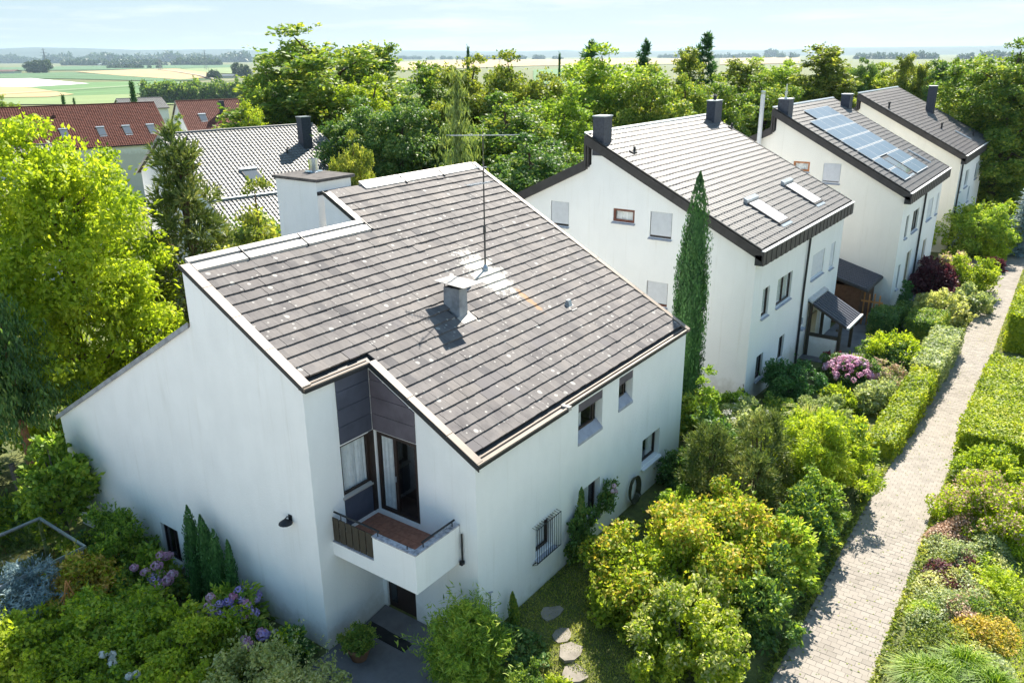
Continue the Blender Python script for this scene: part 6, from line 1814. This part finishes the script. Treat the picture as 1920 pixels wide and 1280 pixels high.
for i, (x, y, a, b, lab) in enumerate(((1.9, -.85, .34, .26, 'stepping stone nearest the near house wall'), (1.35, -1.5, .3, .24, 'middle stepping stone in the grass'), (.95, -1.95, .36, .28, 'light stepping stone in the sun'), (.5, -2.35, .36, .3, 'stepping stone closest to the bottom edge'))):
    m = MB(); rr_ = np.random.default_rng(i); k = 9
    pr = [(x + a * (1 + rr_.uniform(-.3, .2)) * math.cos(6.283 * j / k), y + b * (1 + rr_.uniform(-.3, .2)) * math.sin(6.283 * j / k)) for j in range(k)]
    z0 = g1(x, y)
    m.add([(u, v, z0 - .05) for u, v in pr] + [(u, v, z0 + .035) for u, v in pr] , [tuple(range(k, 2 * k))] + [(j, (j + 1) % k, k + (j + 1) % k, k + j) for j in range(k)])
    tag(m.build('stepping_stone', 'flagstone', loc=(0, 0, 0)), lab, 'stone', 'stepping stones in the grass')
# climbing rose and garden hose on the front wall
t = plant('climbing_rose', 'climbing rose growing over the small front window', 'rose', 4.3, -.22, [('foliage', np.concatenate([crown_broad(220, .7, 1.6, -.1, .11, .075, .9, 20)[0] * np.array([.9, .4, 1]), crown_broad(222, .45, 1.0, -.1, .1, .07, .9, 12)[0] * np.array([1, .5, 1]) + np.array([1.45, 0, .75]), crown_column(221, .16, 2.3, .1, .07, .9, 1)]), 'leaf_dark')], None, (.3, 1.6, 4, 'bark', 3, .02))
foliage('blossom', blossoms(5, np.array([(1.5, -.2, 1.72), (1.38, -.22, 1.6), (1.6, -.2, 1.5)]), .05, .07, 20), 'petal_pink', t)
m = MB()
for k in range(6):
    m.tube([(7.72 + (.26 + .015 * k) * math.cos(a), -.06 - .022 * k, .98 + (.38 + .02 * k) * math.sin(a)) for a in np.linspace(0, 6.283, 25)], .016, 5, cap=False)
m.tube([(7.98, -.1, .95), (8.2, -.12, .55), (8.0, -.12, .42)], .016, 5)
o = m.build('garden_hose', 'hose', loc=(7.7, 0, .6), smooth=True); tag(o, 'coiled dark garden hose hanging on the front wall', 'hose')
# ---- the big front garden shrubs
shrub('big yellow-green shrub with orange tips before the front windows, left half', 3.7, -2.95, 1.75, 2.35, 'leaf_lime', .095, 230, 1.0, 34, tip='leaf_orange', tipfrac=.38)
shrub('big yellow-green shrub with orange tips before the front windows, right half', 5.9, -3.6, 1.6, 2.2, 'leaf_lime', .095, 232, 1.0, 32, tip='leaf_orange', tipfrac=.4)
shrub('pale fresh green shrub at the bottom edge right of the stones', 2.1, -4.35, 1.3, 2.0, 'leaf_lime', .085, 234, 1.0, 28, tip='leaf_cream', tipfrac=.5)
for i, (x, y, r, h, lab) in enumerate(((9.3, -1.9, 1.15, 2.6, 'brown-green mountain pine nearest the front wall'), (10.3, -3.2, 1.1, 3.1, 'brown-green mountain pine in the middle of the front garden'), (8.9, -3.4, 1.0, 2.3, 'low dark mountain pine beside the orange tipped shrub'))):
    t = empty('mountain_pine', (x, y, g1(x, y)), lab, 'pine', 'mountain pines in the front garden')
    q, C = crown_pine(240 + i, r, h, .1, .15, 150, 60, .32, .45, .6); foliage('crown', q, 'needle_pine', t); stems(t, r, h, 7, 'bark', i, .04)
shrub('tall golden shrub with cascading sprays beside the path', 11.6, -4.5, 1.35, 2.9, 'leaf_lime', .10, 250, 1.0, 30, W=.04, tip='leaf_golden', tipfrac=.7, tiplo=.3)
for i, (x, y, r, h, mt, lab) in enumerate(((4.2, -5.35, .5, 1.75, 'leaf_dark', 'dark ivy-like hedge shrub at the path, nearest the bottom'), (5.3, -5.3, .42, 2.1, 'leaf_dark', 'blue-green upright hedge shrub at the path, second from the bottom'), (6.6, -5.3, .5, 2.1, 'leaf_fresh', 'leafy hedge shrub with white-green tips at the path'), (8.0, -5.2, .6, 2.0, 'leaf_dark', 'dark hedge shrub at the path below the pines'), (9.4, -5.2, .6, 2.2, 'leaf_mid', 'green hedge shrub at the path beside the golden shrub'), (13.1, -5.1, .6, 2.3, 'leaf_mid', 'green hedge shrub at the path behind the golden shrub'))):
    shrub(lab, x, y, r * 1.35, h, mt, .095, 260 + i, 1.0, 26, 'hedge_shrub', 'hedge', 'tall hedge shrubs lining the path', tip='leaf_lime' if i % 2 else 'leaf_fresh', tipfrac=.4)
# between the first two houses
x, y = 14.7, 1.35
plant('columnar_cypress', 'tall slim dark green cypress between the near and the second house', 'cypress', x, y, [('foliage', crown_column(270, .68, 9.9, .12, .05, 1.8, 4, .25), 'needle_green')], None, (.1, 8, 2, 'bark', 1, .1))
t = shrub('white flowering shrub at the foot of the cypress', 14.0, -1.3, .95, 2.0, 'leaf_pale', .08, 271, 1.1, 22)
foliage('blossom', blossoms(7, np.array([(math.cos(a) * .8, math.sin(a) * .8, 1.2 + .5 * math.sin(3 * a)) for a in np.linspace(0, 6.2, 22)]), .09, .06, 22), 'petal_white', t)
shrub('light leafy climber shrub along the right edge of the near house', 12.6, -.4, .55, 3.3, 'leaf_fresh', .085, 272, 1.0, 24)
shrub('dark shrub under the right end of the near front wall', 11.4, -1.2, 1.0, 1.9, 'leaf_dark', .09, 273, 1.0, 20)
shrub('dark green shrub against the wall right of the garden hose', 9.7, -.75, .75, 1.25, 'leaf_dark', .09, 274, 1.0, 20)
shrub('leafy green shrub in the gap beside the near house end wall', 12.6, 1.4, 1.0, 2.2, 'leaf_mid', .09, 275, 1.0, 20)
shrub('green shrub filling the gap below the cypress', 14.2, .6, 1.0, 1.8, 'leaf_mid', .09, 276, 1.0, 20)
shrub('low green shrub behind the orange tipped shrubs', 7.4, -1.7, .8, 1.1, 'leaf_fresh', .09, 277, 1.0, 18)
shrub('low grassy shrub in the gap before the second house gable', 16.6, -.2, 1.0, 1.3, 'leaf_fresh', .09, 278, 1.0, 18)
# ---- garden of the second house
shrub('dark green feathery bush before the second house corner', 20.6, -.9, 1.2, 1.75, 'needle_green', .1, 300, 1.2, 24)
t = shrub('rhododendron covered in pink blossom before the second house', 23.8, -2.6, 1.2, 1.35, 'leaf_dark', .1, 301, 1.1, 20, 'rhododendron', 'rhododendron')
rg_ = np.random.default_rng(12)
a = rg_.uniform(0, 6.283, 130); q_ = np.sqrt(rg_.uniform(0, 1, 130))
foliage('blossom', blossoms(13, np.stack([1.2 * q_ * np.cos(a), 1.15 * q_ * np.sin(a), 1.42 - .55 * q_ ** 2], 1), .11, .085, 34), 'petal_pink', t)
shrub('small dark red bush behind the pink rhododendron', 25.3, -1.5, .5, .9, 'leaf_red', .08, 302, 1.2, 12)
shrub('round bush with a bright yellow top before the second house entrance', 27.2, -3.7, 1.4, 1.75, 'leaf_dark', .11, 303, 1.1, 24, tip='leaf_golden', tipfrac=.95, tiplo=.62)
plant('clipped_hedge', 'bright yellow-green clipped hedge along the path by the second house', 'hedge', 21.0, -5.45, [('foliage', box_hedge(305, 8.6, .95, 1.05, .115, None, 1.5), 'leaf_hedge')], 'clipped hedges along the path')
plant('clipped_hedge', 'pale green clipped hedge along the path past the bright one', 'hedge', 28.6, -5.35, [('foliage', box_hedge(306, 6.2, 1.2, 1.25, .13, None, 1.5), 'leaf_pale')], 'clipped hedges along the path')
plant('clipped_hedge', 'dark clipped hedge block in the shade of the second forecourt', 'hedge', 33.1, -2.1, [('foliage', box_hedge(307, 2.2, 1.3, 1.15, .11), 'leaf_dark')], 'clipped hedges along the path')
plant('clipped_hedge', 'dark clipped hedge with gold edges before the cream house', 'hedge', 33.6, -4.0, [('foliage', box_hedge(308, 2.6, 1.6, 1.15, .11), 'leaf_mid')], 'clipped hedges along the path')
plant('clipped_hedge', 'small dark clipped hedge below the yellow cushion bench', 'hedge', 36.2, -2.6, [('foliage', box_hedge(309, 1.6, 1.0, .8, .11), 'leaf_dark')], 'clipped hedges along the path')
plant('topiary', 'slim spiral topiary beside the cream house corner', 'topiary', 37.2, -2.25, [('foliage', np.concatenate([crown_broad(310, .42, .8, 0, .08, .05, 1.2, 10)[0], crown_broad(311, .34, .7, 0, .08, .05, 1.2, 10)[0] + np.array([0, 0, .75]), crown_broad(312, .24, .6, 0, .08, .05, 1.2, 8)[0] + np.array([0, 0, 1.4])]), 'needle_green')], None, (.05, 1.8, 1, 'bark', 1))
for lab, x, y, r, h, mt, sd in (
        ('golden grassy shrub in front of the bright hedge', 15.7, -3.5, 1.1, 1.5, 'leaf_lime', 320),
        ('pale grassy shrub with cream plumes below the dark bush', 18.6, -2.9, .95, 1.2, 'leaf_pale', 321),
        ('lime rounded perennial left of the pink rhododendron', 21.0, -2.9, .7, .9, 'leaf_lime', 322),
        ('feathery light green ornamental shrub behind the bright hedge', 22.0, -4.2, .85, 1.15, 'leaf_pale', 323),
        ('pinkish flowering perennial behind the bright hedge', 24.4, -4.1, .8, 1.1, 'leaf_pale', 324),
        ('soft lime perennial between pines and bright hedge', 17.2, -4.2, .8, 1.0, 'leaf_lime', 325),
        ('low yellow flowering patch beside the pink rhododendron', 25.4, -2.9, .7, .8, 'leaf_golden', 326),
        ('pale yellow shrub beside the mountain pines', 13.4, -3.3, 1.0, 1.9, 'leaf_lime', 327),
        ('low green filler shrub below the dark bush', 17.6, -1.6, .9, .9, 'leaf_mid', 328),
        ('pale creamy bush before the cream house, left one', 37.0, -4.2, 1.4, 1.35, 'leaf_cream', 330),
        ('pale creamy bush before the cream house, right one', 39.4, -5.2, 1.1, 1.35, 'leaf_pale', 331),
        ('round light green bush at the path before the cream house', 44.2, -4.9, 1.3, 2.1, 'leaf_lime', 332),
        ('pale pink flowering bush behind the round light green bush', 45.6, -3.4, 1.0, 1.9, 'leaf_cream', 333),
        ('dark purple barberry at the cream house front', 42.6, -2.9, 1.25, 2.0, 'leaf_purple', 334),
        ('second purple barberry beside the cream house door', 44.6, -2.5, 1.0, 1.8, 'leaf_purple', 335),
        ('low purple perennial by the path past the round bush', 51.0, -5.3, .6, .8, 'leaf_purple', 336),
        ('yellow bush at the path corner before the farthest house', 54.0, -4.9, .9, 1.7, 'leaf_golden', 337),
        ('big mixed green shrub before the farthest house', 55.2, -3.3, 2.3, 3.9, 'leaf_fresh', 338),
        ('lime topped shrub right of the big mixed shrub', 58.5, -4.4, 1.8, 3.6, 'leaf_lime', 339),
        ('dark low bush beneath the round light green bush', 41.0, -4.6, .9, .9, 'leaf_purple', 340)):
    shrub(lab, x, y, r, h, mt, .095 if x < 30 else .13, sd, 1.0, 22, group='garden shrubs of the row houses', tip='petal_salmon' if sd in (324, 333) else None, tipfrac=.5)
t = plant('plume_grass', 'arching cream plume grass in front of the dark bush', 'grass', 16.9, -2.6, [('blades', grass_tuft(341, .9, 1.6, 90, .02), 'leaf_cream')])
plant('palm_plant', 'small palm-like plant under the entrance canopy edge', 'plant', 26.6, -2.1, [('blades', grass_tuft(342, .8, .9, 60, .03), 'leaf_mid')])
t = empty('blue_spruce', (57.4, -6.1, g1(57.4, -6.1)), 'silvery blue spruce at the right edge beside the path', 'spruce')
foliage('crown', crown_conifer(343, 1.7, 5.2, .3, .22, .06, 16, 9, .3, 10, 0, .75), 'needle_blue', t); tree_trunk(t, 5, .1, [])
for lab, x, y, lx, ly, lz, mt in (('dark clipped hedge row beyond the farthest house, upper one', 88, -4.2, 1.5, 7.5, 1.7, 'leaf_mid'), ('dark clipped hedge row beyond the farthest house, lower one', 76, -4.4, 1.5, 6.5, 1.7, 'leaf_mid')):
    plant('clipped_hedge', lab, 'hedge', x, y, [('foliage', box_hedge(int(x), lx, ly, lz, .16), mt)], 'clipped hedges along the path')
# ---- right of the path
plant('clipped_hedge', 'large flat topped hedge block right of the path', 'hedge', 23.6, -9.2, [('foliage', box_hedge(350, 9.6, 3.1, 1.3, .115, None, 1.5), 'leaf_hedge')], 'clipped hedges along the path')
plant('clipped_hedge', 'tall hedge block at the right edge behind the flat topped one', 'hedge', 36.5, -8.8, [('foliage', box_hedge(351, 6.5, 2.2, 2.0, .14, None, 1.5), 'leaf_hedge')], 'clipped hedges along the path')
shrub('rounded yellow-green bush in front of the flat hedge', 16.7, -8.9, 1.15, 1.25, 'leaf_lime', .085, 352, 1.2, 26)
shrub('orange and white speckled bush right of the path', 13.6, -9.6, 1.7, 1.3, 'leaf_golden', .09, 353, 1.0, 30, tip='petal_salmon', tipfrac=.35)
for lab, x, y, rx, ry, h, mt, sd in (
        ('pale silvery ground cover right of the path', 11.7, -9.0, 1.5, .95, .65, 'leaf_pale', 360),
        ('dark purple-brown heather patch right of the path', 10.2, -8.8, .95, .6, .5, 'leaf_purple', 361),
        ('reddish and cream rockery cushion below the heather', 8.9, -9.0, 1.1, .8, .5, 'leaf_pale', 362),
        ('silver green rockery cushion at the path edge', 7.6, -8.8, 1.0, .6, .4, 'leaf_pale', 363),
        ('orange tinted rockery cushion beside the lawn', 7.9, -9.6, 1.1, .75, .5, 'leaf_orange', 364),
        ('mixed green rockery cushion near the bottom edge', 6.5, -9.3, 1.1, .9, .5, 'leaf_olive', 365),
        ('pale rockery cushion at the lawn edge', 6.2, -10.0, .9, .6, .45, 'leaf_pale', 366),
        ('low cream rockery cushion between heather and silver carpet', 10.6, -9.6, .8, .6, .45, 'leaf_cream', 367),
        ('green rockery cushion below the yellow fern', 9.0, -9.75, .9, .55, .45, 'leaf_mid', 368)):
    q = carpet(sd, rx * 1.3, ry * 1.3, h, .075, .05, 1.9)
    rk = np.random.default_rng(sd).uniform(0, 1, len(q)); other = ['petal_salmon', 'leaf_olive', 'leaf_cream', 'leaf_fresh'][sd % 4]
    plant('rockery_cushion', lab, 'ground cover', x, y, [('foliage', q[rk > .28], mt), ('blossom', q[rk <= .28], other)], 'rockery cushions right of the path')
plant('yellow_fern', 'bright yellow ferny shrub at the lawn edge', 'fern', 10.0, -9.95, [('foliage', shoots(370, .85, .9, 110, .11, .04, 20, 1.0, .5, .03), 'leaf_golden')])
plant('grass_clump', 'dense green grassy clump at the bottom edge right of the path', 'grass', 4.75, -9.25, [('blades', np.concatenate([grass_tuft(371 + k, .75, 1.0, 1100, .012) + np.array([dx, dy, 0]) for k, (dx, dy) in enumerate(((0, 0), (.7, -.4), (-.6, -.3), (.3, -1.0), (-.2, .35)))]), 'leaf_fresh')])
rg_ = np.random.default_rng(33)
n = 22000
P = np.stack([rg_.uniform(5, 17, n), rg_.uniform(-13.5, -10.2, n), np.zeros(n)], 1); P[:, 2] = gz(P[:, 0], P[:, 1])
q = leafq(P + np.array([0, 0, .02]), np.tile([0, 0, 1.0], (n, 1)), .09, .025, rg_, np.tile([0, 0, 1.0], (n, 1)), .6, .5)
tag(link('lawn_grass', quads_mesh('lawn_grass', q), ['leaf_lime']), 'bright mown lawn strip at the right edge', 'grass', kind='stuff')
sg = empty('plant_sign', (12.3, -10.05, 0), 'small white plant label sign on a stake beside the lawn', 'sign')
m = MB(); m.box((12.28, -10.07, 0), (12.31, -10.04, .75)); m.build('stake', 'iron', sg)
m = MB(); m.hexa([(12.15, -10.25, .70), (12.15, -9.87, .70), (12.33, -9.87, .86), (12.33, -10.25, .86), (12.14, -10.25, .715), (12.14, -9.87, .715), (12.32, -9.87, .875), (12.32, -10.25, .875)]); m.build('plate', 'white_metal', sg)
m = MB()
for k in range(4):
    f0 = .18 + k * .19
    p = lambda u, v: (12.14 + .18 * u - .002, -10.25 + .38 * v, .715 + .16 * u + .002)
    m.add([p(f0, .12), p(f0, .85 - .1 * (k % 2)), p(f0 + .07, .85 - .1 * (k % 2)), p(f0 + .07, .12)], [(0, 1, 2, 3)])
m.build('print_lines', 'iron', sg)
rg_ = np.random.default_rng(35)
n = 16000
X_ = rg_.uniform(-1, 52, n) ** 1.0; sd_ = rg_.integers(0, 2, n); off = np.abs(rg_.normal(0, .13, n))
Y_ = np.where(sd_ == 0, yr(X_) + .03 - off, yl(X_) - .03 + off)
P = np.stack([X_, Y_, gz(X_, np.full(n, -6.9)) + rg_.uniform(0, .12, n)], 1)
q = leafq(P, np.tile([0, 0, 1.0], (n, 1)), .13, .05, rg_, None, .5, .7)
tag(link('path_edge_weeds', quads_mesh('path_edge_weeds', q), ['leaf_olive']), 'low weeds and ground cover along both path edges', 'weeds', kind='stuff')
n = 900
X_ = rg_.uniform(0, 40, n); f_ = rg_.beta(.5, .5, n); Y_ = yr(X_) + f_ * (yl(X_) - yr(X_))
P = np.stack([X_, Y_, gz(X_, np.full(n, -6.9)) + .034], 1)
q = leafq(P, np.tile([0, 0, 1.0], (n, 1)), .06, .04, rg_, None, .5, .15)
tag(link('leaf_litter', quads_mesh('leaf_litter', q), ['leaf_olive']), 'scattered fallen leaves on the footpath', 'leaves', kind='stuff')
# ------------------------------------------------------------------ air
hz = MB(); hz.box((-14500, -9500, -40), (16500, 16500, 150))
o = hz.build('haze', 'soil', loc=(0, 0, 0)); o.data.materials.clear()
mh = bpy.data.materials.new('haze_air'); mh.use_nodes = True
t_ = mh.node_tree; t_.nodes.remove(t_.nodes['Principled BSDF'])
pv_ = t_.nodes.new('ShaderNodeVolumePrincipled')
pv_.inputs['Color'].default_value = (0.62, 0.82, 1.0, 1)
pv_.inputs['Density'].default_value = 0.000055
pv_.inputs['Anisotropy'].default_value = 0.2
t_.links.new(pv_.outputs['Volume'], t_.nodes['Material Output'].inputs['Volume'])
o.data.materials.append(mh)
tag(o, 'thin bluish summer haze over the plain', 'haze', kind='stuff')
